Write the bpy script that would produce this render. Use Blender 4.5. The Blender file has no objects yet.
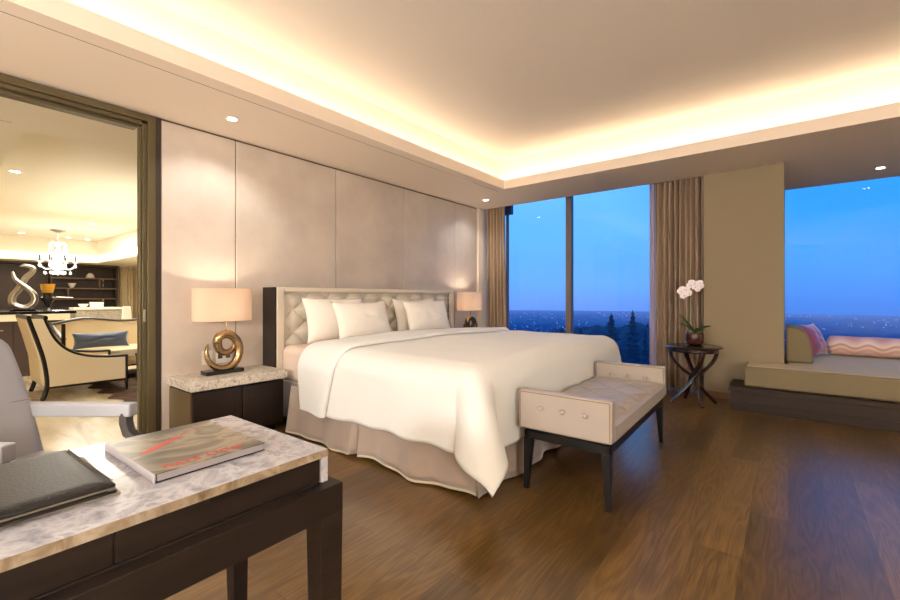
import bpy, bmesh, math, random
from mathutils import Matrix, Vector, noise
random.seed(7)
sc = bpy.context.scene
COL = sc.collection
PI = math.pi
MW = {}

# ------------------------------------------------------------------ colour / materials
def lin(c):
    return tuple(((v/255.0)/12.92 if v/255.0 <= .04045 else ((v/255.0+.055)/1.055)**2.4) for v in c) + (1.0,)

def mat(name, rgb, rough=.5, metal=0., spec=.5, coat=0., sheen=0., emit=None, estr=0., trans=0., ior=1.45, sub=0.):
    m = bpy.data.materials.new(name); m.use_nodes = True
    b = m.node_tree.nodes['Principled BSDF']
    b.inputs['Base Color'].default_value = lin(rgb)
    b.inputs['Roughness'].default_value = rough
    b.inputs['Metallic'].default_value = metal
    b.inputs['Specular IOR Level'].default_value = spec
    b.inputs['Coat Weight'].default_value = coat
    b.inputs['Coat Roughness'].default_value = .15
    b.inputs['Sheen Weight'].default_value = sheen
    b.inputs['Transmission Weight'].default_value = trans
    b.inputs['IOR'].default_value = ior
    if emit:
        b.inputs['Emission Color'].default_value = lin(emit)
        b.inputs['Emission Strength'].default_value = estr
    return m

def N(m, t, **k):
    n = m.node_tree.nodes.new(t)
    for a, v in k.items():
        setattr(n, a, v)
    return n
def L(m, a, b): m.node_tree.links.new(a, b)
def bsdf(m): return m.node_tree.nodes['Principled BSDF']

def texcoord(m, scale=(1,1,1), rot=(0,0,0), kind='Object'):
    tc = N(m, 'ShaderNodeTexCoord'); mp = N(m, 'ShaderNodeMapping')
    mp.inputs['Scale'].default_value = scale; mp.inputs['Rotation'].default_value = rot
    L(m, tc.outputs[kind], mp.inputs['Vector']); return mp.outputs['Vector']

def ramp(m, fac, stops):
    r = N(m, 'ShaderNodeValToRGB'); e = r.color_ramp.elements
    while len(e) < len(stops): e.new(.5)
    for i, (p, c) in enumerate(stops):
        e[i].position = p; e[i].color = lin(c)
    L(m, fac, r.inputs['Fac']); return r.outputs['Color']

def noisy(m, stops, scale=(1,1,1), freq=5, detail=4, dist=0., rot=(0,0,0), rough=.55):
    v = texcoord(m, scale, rot)
    n = N(m, 'ShaderNodeTexNoise'); n.inputs['Scale'].default_value = freq
    n.inputs['Detail'].default_value = detail; n.inputs['Distortion'].default_value = dist
    n.inputs['Roughness'].default_value = rough
    L(m, v, n.inputs['Vector'])
    c = ramp(m, n.outputs['Fac'], stops)
    L(m, c, bsdf(m).inputs['Base Color']); return n

def bump(m, freq, strength, scale=(1,1,1), dist=.002, detail=3):
    v = texcoord(m, scale)
    n = N(m, 'ShaderNodeTexNoise'); n.inputs['Scale'].default_value = freq; n.inputs['Detail'].default_value = detail
    L(m, v, n.inputs['Vector'])
    b = N(m, 'ShaderNodeBump'); b.inputs['Strength'].default_value = strength; b.inputs['Distance'].default_value = dist
    L(m, n.outputs['Fac'], b.inputs['Height']); L(m, b.outputs['Normal'], bsdf(m).inputs['Normal'])
    return m

# --- floor wood
def m_floor():
    m = mat('oak_floor', (120,80,40), .30, spec=.7)
    tc = N(m,'ShaderNodeTexCoord'); sp = N(m,'ShaderNodeSeparateXYZ'); L(m, tc.outputs['Object'], sp.inputs[0])
    cb = N(m,'ShaderNodeCombineXYZ'); L(m, sp.outputs['Y'], cb.inputs['X']); L(m, sp.outputs['X'], cb.inputs['Y'])
    br = N(m,'ShaderNodeTexBrick'); br.offset = .37; br.squash = 1
    br.inputs['Scale'].default_value = 1; br.inputs['Brick Width'].default_value = 1.45
    br.inputs['Row Height'].default_value = .165; br.inputs['Mortar Size'].default_value = .0012
    br.inputs['Mortar Smooth'].default_value = .2; br.inputs['Bias'].default_value = 0
    br.inputs['Color1'].default_value = (0,0,0,1); br.inputs['Color2'].default_value = (1,1,1,1); br.inputs['Mortar'].default_value = (.3,.3,.3,1)
    L(m, cb.outputs[0], br.inputs['Vector'])
    # grain, shifted per plank
    mp = N(m,'ShaderNodeMapping'); mp.inputs['Scale'].default_value = (1.1, 9, 1); L(m, cb.outputs[0], mp.inputs['Vector'])
    ad = N(m,'ShaderNodeVectorMath'); ad.operation = 'MULTIPLY_ADD'; ad.inputs[1].default_value = (0,0,9)
    cz = N(m,'ShaderNodeCombineXYZ'); L(m, br.outputs['Color'], cz.inputs['Z']); L(m, cz.outputs[0], ad.inputs[0]); L(m, mp.outputs[0], ad.inputs[2])
    w = N(m,'ShaderNodeTexNoise'); w.inputs['Scale'].default_value = 1.3; w.inputs['Detail'].default_value = 1; w.inputs['Distortion'].default_value = .4
    L(m, ad.outputs[0], w.inputs['Vector'])
    mu = N(m,'ShaderNodeMath'); mu.operation = 'MULTIPLY'; mu.inputs[1].default_value = 44; L(m, w.outputs['Fac'], mu.inputs[0])
    sn = N(m,'ShaderNodeMath'); sn.operation = 'SINE'; L(m, mu.outputs[0], sn.inputs[0])
    fine = N(m,'ShaderNodeTexNoise'); fine.inputs['Scale'].default_value = 6; fine.inputs['Detail'].default_value = 5
    mp2 = N(m,'ShaderNodeMapping'); mp2.inputs['Scale'].default_value = (1, 22, 1); L(m, cb.outputs[0], mp2.inputs['Vector']); L(m, mp2.outputs[0], fine.inputs['Vector'])
    a1 = N(m,'ShaderNodeMath'); a1.operation='MULTIPLY_ADD'; a1.inputs[1].default_value=.08; L(m, sn.outputs[0], a1.inputs[0])
    a2 = N(m,'ShaderNodeMath'); a2.operation='MULTIPLY_ADD'; a2.inputs[1].default_value=.60; a2.inputs[2].default_value=.05
    L(m, fine.outputs['Fac'], a2.inputs[0]); L(m, a2.outputs[0], a1.inputs[2])
    a3 = N(m,'ShaderNodeMath'); a3.operation='MULTIPLY_ADD'; a3.inputs[1].default_value=.30; L(m, br.outputs['Color'], a3.inputs[0]); L(m, a1.outputs[0], a3.inputs[2])
    c = ramp(m, a3.outputs[0], [(.15,(46,32,13)),(.5,(88,64,31)),(.85,(124,95,52))])
    mx = N(m,'ShaderNodeMix'); mx.data_type='RGBA'; mx.inputs['B'].default_value = lin((54,34,16))
    L(m, br.outputs['Fac'], mx.inputs['Factor']); L(m, c, mx.inputs['A']); L(m, mx.outputs['Result'], bsdf(m).inputs['Base Color'])
    return m
OAK = m_floor()
STONE = mat('cream_stone_floor', (220,205,175), .25); noisy(STONE, [(.3,(176,156,120)),(.5,(214,198,164)),(.7,(236,224,196))], (1,6,1), 1.1, 5, .6, (0,0,.9))
CEIL = mat('ceiling_paint', (228,218,205), .8)
SOFF = mat('soffit_paint', (238,222,204), .75)
LRC = mat('living_ceiling_paint', (236,228,208), .8)
PANEL = mat('taupe_wall_fabric', (192,173,154), .42, sheen=.2); noisy(PANEL, [(.3,(184,170,157)),(.7,(204,191,176))], (1,1,1), 2.2, 5); bump(PANEL, 220, .25, (1,1,.35))
GROOVE = mat('panel_groove', (96,74,58), .7)
PILLAR = mat('linen_wall_covering', (142,128,103), .75); bump(PILLAR, 160, .2)
BRONZE = mat('bronze_frame', (92,82,58), .35, metal=.45)
DKFR = mat('dark_reveal', (44,32,28), .45)
DWOOD = mat('dark_wenge_wood', (42,33,29), .3, spec=.4); noisy(DWOOD, [(.3,(22,16,14)),(.7,(38,29,25))], (14,14,1), 3, 4)
DESKW = mat('dark_desk_wood', (30,25,22), .42, spec=.3); noisy(DESKW, [(.3,(24,18,15)),(.7,(38,30,26))], (14,1,14), 3, 4)
EDGEW = mat('pale_inner_leg_face', (120,100,80), .5)
PLATW = mat('walnut_platform', (66,44,32), .5, spec=.3); noisy(PLATW, [(.3,(26,15,10)),(.7,(44,27,18))], (1,14,14), 3, 4)
MARB = mat('white_marble', (220,214,214), .18)
def marble(m, stops, freq, dist):
    v = texcoord(m, (1,1,1))
    n = N(m,'ShaderNodeTexNoise'); n.inputs['Scale'].default_value=freq; n.inputs['Detail'].default_value=8; n.inputs['Distortion'].default_value=dist; n.inputs['Roughness'].default_value=.62
    L(m, v, n.inputs['Vector']); L(m, ramp(m, n.outputs['Fac'], stops), bsdf(m).inputs['Base Color'])
marble(MARB, [(.30,(122,122,130)),(.42,(162,162,170)),(.52,(188,187,194)),(.60,(146,146,154)),(.72,(192,191,198))], 13, .45)
MARBE = mat('marble_edge', (190,172,150), .25); marble(MARBE, [(.3,(98,82,64)),(.5,(142,126,106)),(.7,(172,160,142))], 12, 1.5)
MARB2 = mat('cream_marble', (205,192,172), .25); marble(MARB2, [(.30,(132,120,108)),(.45,(196,186,170)),(.56,(222,214,202)),(.68,(158,146,130))], 26, 1.2)
DUVET = mat('cream_duvet_cotton', (230,230,226), .8, sheen=.15); bump(DUVET, 3.2, .45, (1,1,1), .02, 4)
SHEET = mat('blush_sheet_cotton', (218,198,182), .8)
PILW = mat('ivory_pillow_cotton', (244,238,226), .8); bump(PILW, 6, .4, (1,1,1), .01)
SKIRT = mat('taupe_satin_skirt', (154,138,127), .36, sheen=.4); bump(SKIRT, 5, .4, (1,1,.6), .02)
HEM = mat('cream_skirt_lining', (194,182,160), .5)
TUFT = mat('champagne_tufted_leather', (206,196,180), .4, sheen=.2)
CREAMF = mat('cream_headboard_edge', (214,202,182), .5)
BENCHL = mat('pearl_bench_leather', (162,152,143), .36); bump(BENCHL, 60, .15)
PIPE = mat('tan_piping', (128,104,86), .5)
BLACKW = mat('espresso_black_wood', (14,11,10), .34, spec=.35)
TABW = mat('dark_cherry_wood', (44,24,20), .22, coat=.5)
BRONZ2 = mat('antique_gold_metal', (158,132,96), .25, metal=.95)
BLKST = mat('black_lamp_base', (22,18,18), .2)
SHADE = mat('linen_lamp_shade', (238,218,198), .8)
def shade_mat():
    m = SHADE; nt = m.node_tree; b = bsdf(m); out = nt.nodes['Material Output']
    t = N(m,'ShaderNodeBsdfTranslucent'); t.inputs['Color'].default_value = lin((255,246,234))
    x = N(m,'ShaderNodeMixShader'); x.inputs[0].default_value=.5
    L(m, b.outputs[0], x.inputs[1]); L(m, t.outputs[0], x.inputs[2]); L(m, x.outputs[0], out.inputs['Surface'])
shade_mat()
BULB = mat('warm_bulb_glass', (255,240,220), .4, emit=(255,232,200), estr=14)
LENS = mat('downlight_lens', (255,250,240), .4, emit=(255,240,215), estr=30)
RING = mat('downlight_trim', (245,238,226), .4)
COVE = mat('cove_led_strip', (255,250,235), .5, emit=(255,238,198), estr=8)
COVEL = mat('living_cove_glow', (255,250,235), .5, emit=(255,246,222), estr=2.2)
CURT = mat('bronze_curtain_fabric', (150,126,100), .55, sheen=.3); noisy(CURT, [(.35,(140,116,92)),(.65,(170,146,120))], (8,8,.3), 6, 3)
SHEER = mat('lavender_sheer', (190,186,214), .8)
MULL = mat('taupe_window_mullion', (112,100,92), .45)
NAVY = mat('navy_blind_box', (22,44,92), .5)
BASEB = mat('oak_baseboard', (112,76,42), .5)
OLIVE = mat('khaki_side_panel', (104,88,60), .4, metal=.3)
LEATH = mat('black_folder_leather', (22,21,22), .42, spec=.4); bump(LEATH, 140, .35)
MAT_ = mat('grey_brown_desk_mat', (128,116,100), .5)
PAGES = mat('book_page_block', (150,144,146), .7); 
COVER = mat('book_cover_art', (150,130,104), .3)
def cover():
    m = COVER; v = texcoord(m, (5,2.6,1), (0,0,.5))
    n = N(m,'ShaderNodeTexNoise'); n.inputs['Scale'].default_value=1.6; n.inputs['Detail'].default_value=5; n.inputs['Distortion'].default_value=.8
    L(m, v, n.inputs['Vector'])
    L(m, ramp(m, n.outputs['Fac'], [(.32,(52,50,42)),(.42,(92,88,76)),(.50,(140,128,108)),(.56,(78,76,64)),(.66,(112,112,96)),(.75,(152,134,108))]), bsdf(m).inputs['Base Color'])
cover()
RED = mat('brick_red_print', (176,52,42), .4)
GREYU = mat('dove_grey_upholstery', (160,160,165), .6); bump(GREYU, 90, .15)
GREYW = mat('grey_stained_wood', (62,58,58), .4)
CREAMU = mat('cream_upholstery', (226,208,170), .6); bump(CREAMU, 90, .15)
BLUEV = mat('blue_grey_velvet', (62,74,98), .5, sheen=.6)
RUG = mat('brown_fur_rug', (84,60,40), .95); noisy(RUG, [(.35,(34,24,15)),(.6,(92,66,42))], (1,1,1), 9, 6)
SILV = mat('brushed_silver', (190,184,172), .28, metal=.9)
AMBER = mat('amber_glass', (190,134,40), .12, emit=(200,140,50), estr=.1)
SMOKE = mat('smoked_glass', (40,38,36), .1)
CHAND = mat('crystal_glass', (240,240,240), .08, emit=(255,250,240), estr=.16)
CANDLE = mat('dark_candle_sleeve', (58,56,62), .4)
SHELFW = mat('brown_shelf_wood', (66,52,44), .5); noisy(SHELFW, [(.3,(58,45,38)),(.7,(76,62,54))], (1,14,14), 3, 4)
SHELFE = mat('shelf_board_edge', (112,92,76), .5)
SIDEB = mat('silver_grey_sideboard', (168,160,146), .45); noisy(SIDEB, [(.35,(140,132,120)),(.65,(186,178,164))], (1,4,4), 12, 4)
WHITEC = mat('white_ceramic', (236,230,218), .3)
BARW = mat('bar_front_wood', (70,54,46), .45)
BARG = mat('bar_lit_band', (240,226,180), .5, emit=(255,232,180), estr=.55)
BEIGEW = mat('living_wall_paint', (214,198,164), .7)
SEATF = mat('khaki_window_seat_fabric', (118,106,80), .75); bump(SEATF, 60, .25, (3,3,.3))
SEATT = mat('pale_seat_top_fabric', (188,172,142), .75)
PINKS = mat('mauve_satin', (142,72,112), .3, sheen=.5)
def bolster_mat():
    m = mat('pink_chevron_fabric', (220,180,170), .7)
    tc = N(m,'ShaderNodeTexCoord'); sp = N(m,'ShaderNodeSeparateXYZ'); L(m, tc.outputs['Object'], sp.inputs[0])
    s1 = N(m,'ShaderNodeMath'); s1.operation='MULTIPLY'; s1.inputs[1].default_value=26; L(m, sp.outputs['X'], s1.inputs[0])
    s2 = N(m,'ShaderNodeMath'); s2.operation='SINE'; L(m, s1.outputs[0], s2.inputs[0])
    s3 = N(m,'ShaderNodeMath'); s3.operation='MULTIPLY_ADD'; s3.inputs[1].default_value=-.022; L(m, s2.outputs[0], s3.inputs[0]); L(m, sp.outputs['Z'], s3.inputs[2])
    s4 = N(m,'ShaderNodeMath'); s4.operation='MULTIPLY_ADD'; s4.inputs[1].default_value=4.0; s4.inputs[2].default_value=.1; L(m, s3.outputs[0], s4.inputs[0])
    L(m, ramp(m, s4.outputs[0], [(.0,(214,160,148)),(.22,(236,206,194)),(.36,(218,170,156)),(.48,(240,216,206)),(.58,(196,144,140)),(.68,(240,222,214)),(.85,(220,184,186)),(1,(200,150,158))]), bsdf(m).inputs['Base Color'])
    return m
BOLST = bolster_mat()
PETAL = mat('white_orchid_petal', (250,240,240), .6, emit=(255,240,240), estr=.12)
PINKC = mat('orchid_throat', (226,196,190), .6)
LEAF = mat('dark_green_leaf', (48,70,34), .35)
STEM = mat('green_stem', (92,104,54), .5)
POT = mat('brown_glazed_pot', (64,34,26), .25)
MOSS = mat('pale_moss', (150,140,110), .9)
PLATE = mat('white_outlet_plate', (226,218,206), .4)
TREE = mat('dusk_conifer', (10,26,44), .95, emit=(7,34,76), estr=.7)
TRUNK = mat('dusk_trunk', (20,24,34), .95)
CABLE = mat('black_cable', (20,20,20), .5)

def glass(name, tint=(255,255,255), gl=.06):
    m = bpy.data.materials.new(name); m.use_nodes = True; nt = m.node_tree; nt.nodes.clear()
    o = nt.nodes.new('ShaderNodeOutputMaterial'); t = nt.nodes.new('ShaderNodeBsdfTransparent'); t.inputs[0].default_value = lin(tint)
    g = nt.nodes.new('ShaderNodeBsdfGlossy'); g.inputs['Roughness'].default_value=.0
    x = nt.nodes.new('ShaderNodeMixShader'); x.inputs[0].default_value=gl
    L(m,t.outputs[0],x.inputs[1]); L(m,g.outputs[0],x.inputs[2]); L(m,x.outputs[0],o.inputs['Surface'])
    return m
GLASS = glass('window_glass', (250,252,255), .018)
CGLASS = glass('clear_tumbler_glass', (225,228,228), .25)

# ------------------------------------------------------------------ object helpers
def meta(o, label=None, cat=None, group=None, kind=None):
    if label: o['label'] = label
    if cat: o['category'] = cat
    if group: o['group'] = group
    if kind: o['kind'] = kind
    return o

def thing(name, loc, label=None, cat=None, group=None, rotz=0., kind=None):
    o = bpy.data.objects.new(name, None); COL.objects.link(o)
    o.empty_display_size = .1
    o.location = loc; o.rotation_euler = (0,0,rotz)
    MW[o.name] = Matrix.Translation(loc) @ Matrix.Rotation(rotz, 4, 'Z')
    return meta(o, label, cat, group, kind)

class MB:
    def __init__(s): s.bm = bmesh.new()
    def _face(s, vs):
        try: return s.bm.faces.new(vs)
        except ValueError: return None
    def box(s, x0, x1, y0, y1, z0, z1, M=None):
        c = [Vector(p) for p in ((x0,y0,z0),(x1,y0,z0),(x1,y1,z0),(x0,y1,z0),(x0,y0,z1),(x1,y0,z1),(x1,y1,z1),(x0,y1,z1))]
        if M: c = [M @ p for p in c]
        v = [s.bm.verts.new(p) for p in c]
        for f in ((3,2,1,0),(4,5,6,7),(0,1,5,4),(1,2,6,5),(2,3,7,6),(3,0,4,7)): s._face([v[i] for i in f])
        return s
    def frus(s, a, b):       # two 4-point loops
        v = [s.bm.verts.new(p) for p in a] + [s.bm.verts.new(p) for p in b]
        s._face([v[3],v[2],v[1],v[0]]); s._face(v[4:8])
        for i in range(4): s._face([v[i], v[(i+1)%4], v[4+(i+1)%4], v[4+i]])
        return s
    def prism(s, pts, axis, a, b):
        def P(p, t):
            if axis == 'x': return Vector((t, p[0], p[1]))
            if axis == 'y': return Vector((p[0], t, p[1]))
            return Vector((p[0], p[1], t))
        A = [s.bm.verts.new(P(p,a)) for p in pts]; B = [s.bm.verts.new(P(p,b)) for p in pts]
        s._face(A[::-1]); s._face(B); n = len(pts)
        for i in range(n): s._face([A[i],A[(i+1)%n],B[(i+1)%n],B[i]])
        return s
    def tube(s, pts, rad, n=10, flat=None, closed=False, up=None):
        pts = [Vector(p) for p in pts]; k = len(pts)
        if not hasattr(rad, '__len__'): rad = [rad]*k
        rings = []; ref = Vector(up) if up else None; prev = None
        for i, p in enumerate(pts):
            if closed: t = pts[(i+1)%k]-pts[i-1]
            else: t = pts[min(i+1,k-1)]-pts[max(i-1,0)]
            t.normalize()
            if ref is not None: a = ref - t*ref.dot(t)
            elif prev is None:
                a = Vector((0,0,1)) if abs(t.z) < .9 else Vector((1,0,0)); a -= t*a.dot(t)
            else: a = prev - t*prev.dot(t)
            a.normalize(); prev = a; b = t.cross(a)
            r = rad[i]; ra, rb = (r if isinstance(r,(tuple,list)) else (r,r))
            rings.append([s.bm.verts.new(p + a*ra*math.cos(2*PI*j/n) + b*rb*math.sin(2*PI*j/n)) for j in range(n)])
        m = k if closed else k-1
        for i in range(m):
            A, B = rings[i], rings[(i+1)%k]
            for j in range(n): s._face([A[j],A[(j+1)%n],B[(j+1)%n],B[j]])
        if not closed:
            s._face(rings[0][::-1]); s._face(rings[-1])
        return s
    def bar(s, p0, p1, w, h):   # rectangular bar between two points (w across, h in up-ish)
        s.tube([p0,p1], [(h*.7071,w*.7071)]*2, 4) ; return s
    def lathe(s, prof, n=24, c=(0,0,0), ex=1., ey=1., power=2.):
        rings = []
        for r, z in prof:
            ring = []
            for j in range(n):
                t = 2*PI*j/n; ct, st = math.cos(t), math.sin(t)
                if power != 2.:
                    ct = math.copysign(abs(ct)**(2/power), ct); st = math.copysign(abs(st)**(2/power), st)
                ring.append(s.bm.verts.new((c[0]+r*ex*ct, c[1]+r*ey*st, c[2]+z)))
            rings.append(ring)
        for A, B in zip(rings, rings[1:]):
            for j in range(n): s._face([A[j],A[(j+1)%n],B[(j+1)%n],B[j]])
        if prof[0][0] > 1e-5: s._face(rings[0][::-1])
        if prof[-1][0] > 1e-5: s._face(rings[-1])
        return s
    def grid(s, f, nu, nv, closeu=False):
        V = [[s.bm.verts.new(f(i/nu, j/nv)) for j in range(nv+1)] for i in range(nu+1)]
        for i in range(nu):
            for j in range(nv): s._face([V[i][j],V[i+1][j],V[i+1][j+1],V[i][j+1]])
        return s
    def ball(s, c, r, sc_=(1,1,1), u=10, v=7):
        M = Matrix.Translation(c) @ Matrix.Diagonal((r*sc_[0], r*sc_[1], r*sc_[2], 1))
        bmesh.ops.create_uvsphere(s.bm, u_segments=u, v_segments=v, radius=1, matrix=M); return s
    def xform(s, M): bmesh.ops.transform(s.bm, matrix=M, verts=s.bm.verts); return s
    def build(s, name, m, parent=None, local=False, smooth=False, bev=0., seg=2, sub=0, solid=0., label=None, cat=None, group=None, kind=None, angle=40, base=None, merge=True):
        bm = s.bm
        if merge: bmesh.ops.remove_doubles(bm, verts=bm.verts, dist=1e-6)
        bmesh.ops.recalc_face_normals(bm, faces=bm.faces)
        me = bpy.data.meshes.new(name); o = bpy.data.objects.new(name, me); COL.objects.link(o)
        if parent is not None:
            o.parent = parent
            if not local: bmesh.ops.transform(bm, matrix=MW[parent.name].inverted(), verts=bm.verts)
            MW[o.name] = MW[parent.name]
        elif not local:
            xs = [v.co for v in bm.verts]
            c = base or Vector(((min(p.x for p in xs)+max(p.x for p in xs))/2, (min(p.y for p in xs)+max(p.y for p in xs))/2, min(p.z for p in xs)))
            c = Vector(c)
            bmesh.ops.translate(bm, vec=-c, verts=bm.verts); o.location = c; MW[o.name] = Matrix.Translation(c)
        else: MW[o.name] = Matrix.Identity(4)
        bm.to_mesh(me); bm.free()
        me.materials.append(m)
        if smooth or bev:
            for p in me.polygons: p.use_smooth = True
            if smooth != 'all': me.set_sharp_from_angle(angle=math.radians(angle))
        if solid:
            q = o.modifiers.new('solid','SOLIDIFY'); q.thickness = solid; q.offset = 0
        if bev:
            q = o.modifiers.new('bevel','BEVEL'); q.width = bev; q.segments = seg; q.limit_method = 'ANGLE'; q.harden_normals = True
        if sub:
            q = o.modifiers.new('sub','SUBSURF'); q.levels = sub; q.render_levels = sub
        return meta(o, label, cat, group, kind)

def B(*a, **k): return MB().box(*a, **k)
def dup(root, loc, rotz=None, **k):
    r = root.copy(); COL.objects.link(r); r.location = loc
    if rotz is not None: r.rotation_euler = (0,0,rotz)
    def rec(src, dst):
        for ch in list(src.children):
            c = ch.copy(); COL.objects.link(c); c.parent = dst; c.matrix_parent_inverse = ch.matrix_parent_inverse.copy(); rec(ch, c)
    rec(root, r)
    for a, v in k.items(): r[a] = v
    return r
def light(name, kind, loc, energy, color=(255,220,175), size=.05, rot=None, **k):
    d = bpy.data.lights.new(name, kind); d.energy = energy; d.color = lin(color)[:3]
    if kind == 'AREA': d.shape = 'RECTANGLE'; d.size = size[0]; d.size_y = size[1]
    else: d.shadow_soft_size = size
    for a, v in k.items(): setattr(d, a, v)
    o = bpy.data.objects.new(name, d); COL.objects.link(o); o.location = loc
    if rot: o.rotation_euler = rot
    return o

W = -4.07; SZ = 2.68
# ================================================================== THE ROOM
ST = 'structure'
B(W, 3.3, -3.2, 7.5, -.12, 0).build('floor', OAK, local=True, kind=ST)
B(-17.3, W, -1.6, 5.2, -.12, 0).build('floor_living_room', STONE, local=True, kind=ST)
# ceiling: bedroom tray
B(-3.45, 2.5, -2.4, 5.45, 3.16, 3.26).build('ceiling', CEIL, kind=ST)
c = MB()
c.box(W-.02, -3.30, -3.2, 5.97, SZ, SZ+.06); c.box(-3.30, 2.35, 5.26, 5.97, SZ, SZ+.06)
c.box(2.35, 3.3, -3.2, 5.97, SZ, SZ+.06); c.box(-3.30, 2.35, -3.2, -2.3, SZ, SZ+.06)
c.box(-3.30,-3.08,-2.3,5.26,SZ,SZ+.04); c.box(2.13,2.35,-2.3,5.26,SZ,SZ+.04); c.box(-3.08,2.13,5.05,5.26,SZ,SZ+.04); c.box(-3.08,2.13,-2.3,-2.08,SZ,SZ+.04)
c.box(-.034, 3.3, 5.97, 7.5, SZ, SZ+.06)
c.build('ceiling_soffit', SOFF, kind=ST, merge=False)
l = MB(); zt = 2.80
l.box(-3.08,-3.05,-2.08,5.05,SZ,zt); l.box(2.1,2.13,-2.08,5.05,SZ,zt); l.box(-3.05,2.1,5.02,5.05,SZ,zt); l.box(-3.05,2.1,-2.08,-2.05,SZ,zt)
l.build('trim_cove_lip', SOFF, kind=ST, merge=False)
l = MB()
l.box(-3.34,-3.30,-2.3,5.30,SZ+.04,3.16); l.box(2.35,2.39,-2.3,5.30,SZ+.04,3.16); l.box(-3.30,2.35,5.26,5.30,SZ+.04,3.16); l.box(-3.30,2.35,-2.34,-2.3,SZ+.04,3.16)
l.build('ceiling_cove_upstand', SOFF, kind=ST, merge=False)
# thin access-panel groove on the soffit
B(-3.192,-3.188,-3.1,5.1,SZ-.0012,SZ+.002).build('trim_soffit_groove', GROOVE, kind=ST)
# curtain pocket above the left window
c = MB(); c.box(W, -.80, 5.97, 6.0, SZ+.001, 2.95); c.box(W, -.80, 5.97, 6.4, 2.95, 3.0); c.build('ceiling_curtain_pocket', SOFF, kind=ST, merge=False)
# cove strips (LED strips lying in the trough)
st = MB()
st.box(-3.25,-3.235,-2.2,5.16,2.722,2.732); st.box(-3.2,2.25,5.195,5.21,2.722,2.732); st.box(2.285,2.30,-2.2,5.16,2.722,2.732); st.box(-3.2,2.25,-2.26,-2.245,2.722,2.732)
st.build('cove_light_strip', COVE, label='warm white light strip hidden in the ceiling cove above the bed', cat='strip light', merge=False)
CW = (255,251,243)
hp=PI/2
light('cove_lamp_left','AREA',(-3.10,1.5,2.755),17,CW,(7.2,.05),(hp,0,-hp+PI))
light('cove_lamp_window','AREA',(-.5,5.07,2.755),15,CW,(5.2,.05),(hp,0,0))
light('cove_lamp_right','AREA',(2.15,1.5,2.755),17,CW,(7.2,.05),(hp,0,-hp))
light('cove_lamp_rear','AREA',(-.5,-2.10,2.755),17,CW,(5.2,.05),(hp,0,PI))

# left wall
w = MB(); w.box(W-.16, W, 1.26, 5.97, 0, 2.74); w.box(W-.16, W, -1.4, 1.26, 2.67, 2.74); w.box(W-.16,W,-3.2,-1.4,0,2.74)
wl = w.build('wall_left', GROOVE, kind=ST, merge=False)
seams = [1.262, 1.869, 2.997, 4.098, 5.218, 5.812]
for a, b in zip(seams, seams[1:]):
    B(W, W+.018, a+.004, b-.004, 0, 2.662).build('wall_panel', PANEL, wl, bev=.006)
B(W, W+.05, 5.822, 5.97, 0, SZ).build('wall_corner', SOFF, kind=ST)
# opening frame
f = MB()
f.box(W-.17, W+.03, 1.165, 1.222, 0, 2.665); f.box(W-.11, W+.01, 1.135, 1.165, 0, 2.60); f.box(W-.05, W+.0, 1.114, 1.135, 0, 2.57)
f.box(W-.17, W+.03, -1.4, 1.175, 2.615, 2.665); f.box(W-.15, W+.01, -1.4, 1.135, 2.585, 2.615); f.box(W-.12, W-.03, -1.4, 1.112, 2.562, 2.585)
f.box(W-.17, W+.03, -1.4, -1.35, 0, 2.665)
fr = f.build('door_1', BRONZE, kind=ST, bev=.004, merge=False)
B(W-.03, W+.02, 1.222, 1.26, 0, SZ-.01).build('reveal_strip', DKFR, fr)
MB().box(W+.008,W+.014,1.142,1.157,1.0,1.10).build('latch_plate', SILV, fr, bev=.002)
# other walls (behind and beside the camera)
B(W-.16, 3.4, -3.3, -3.2, 0, 2.74).build('wall_rear', BEIGEW, kind=ST)
B(3.3, 3.4, -3.2, 7.5, 0, 2.74).build('wall_right', BEIGEW, kind=ST)
# pillar and window wall
p = MB(); p.box(-.80,-.034,5.945,7.5,0,SZ); p.build('wall_pillar', PILLAR, kind=ST)
B(-.80,-.034,5.93,5.945,0,.075).build('baseboard_pillar', BASEB, kind=ST, bev=.003)
B(W-.16,-.80,6.32,6.42,2.90,3.0).build('wall_window_head', SOFF, kind=ST)
B(W-.16,W,5.97,6.42,0,3.0).build('wall_return', SOFF, kind=ST)
# window 1
f = MB(); f.box(-2.685,-2.60,6.24,6.34,0,2.95); f.box(-3.76,-3.735,6.26,6.32,0,2.95); f.box(W,-.8,6.24,6.34,0,.05)
w1 = f.build('window_1', MULL, kind=ST, merge=False)
B(W,-.8,6.285,6.293,.05,2.95).build('pane', GLASS, w1)
B(-3.93,-3.60,6.16,6.23,2.58,2.94).build('blind_box', NAVY, w1, bev=.004)
# window 2 (bay)
f = MB(); f.box(-.034,3.3,7.42,7.5,0,.42); f.box(-.034,3.3,7.44,7.5,.42,.45)
w2 = f.build('window_2', MULL, kind=ST, merge=False)
B(-.034,3.3,7.46,7.468,.45,SZ).build('pane', GLASS, w2)

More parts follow.
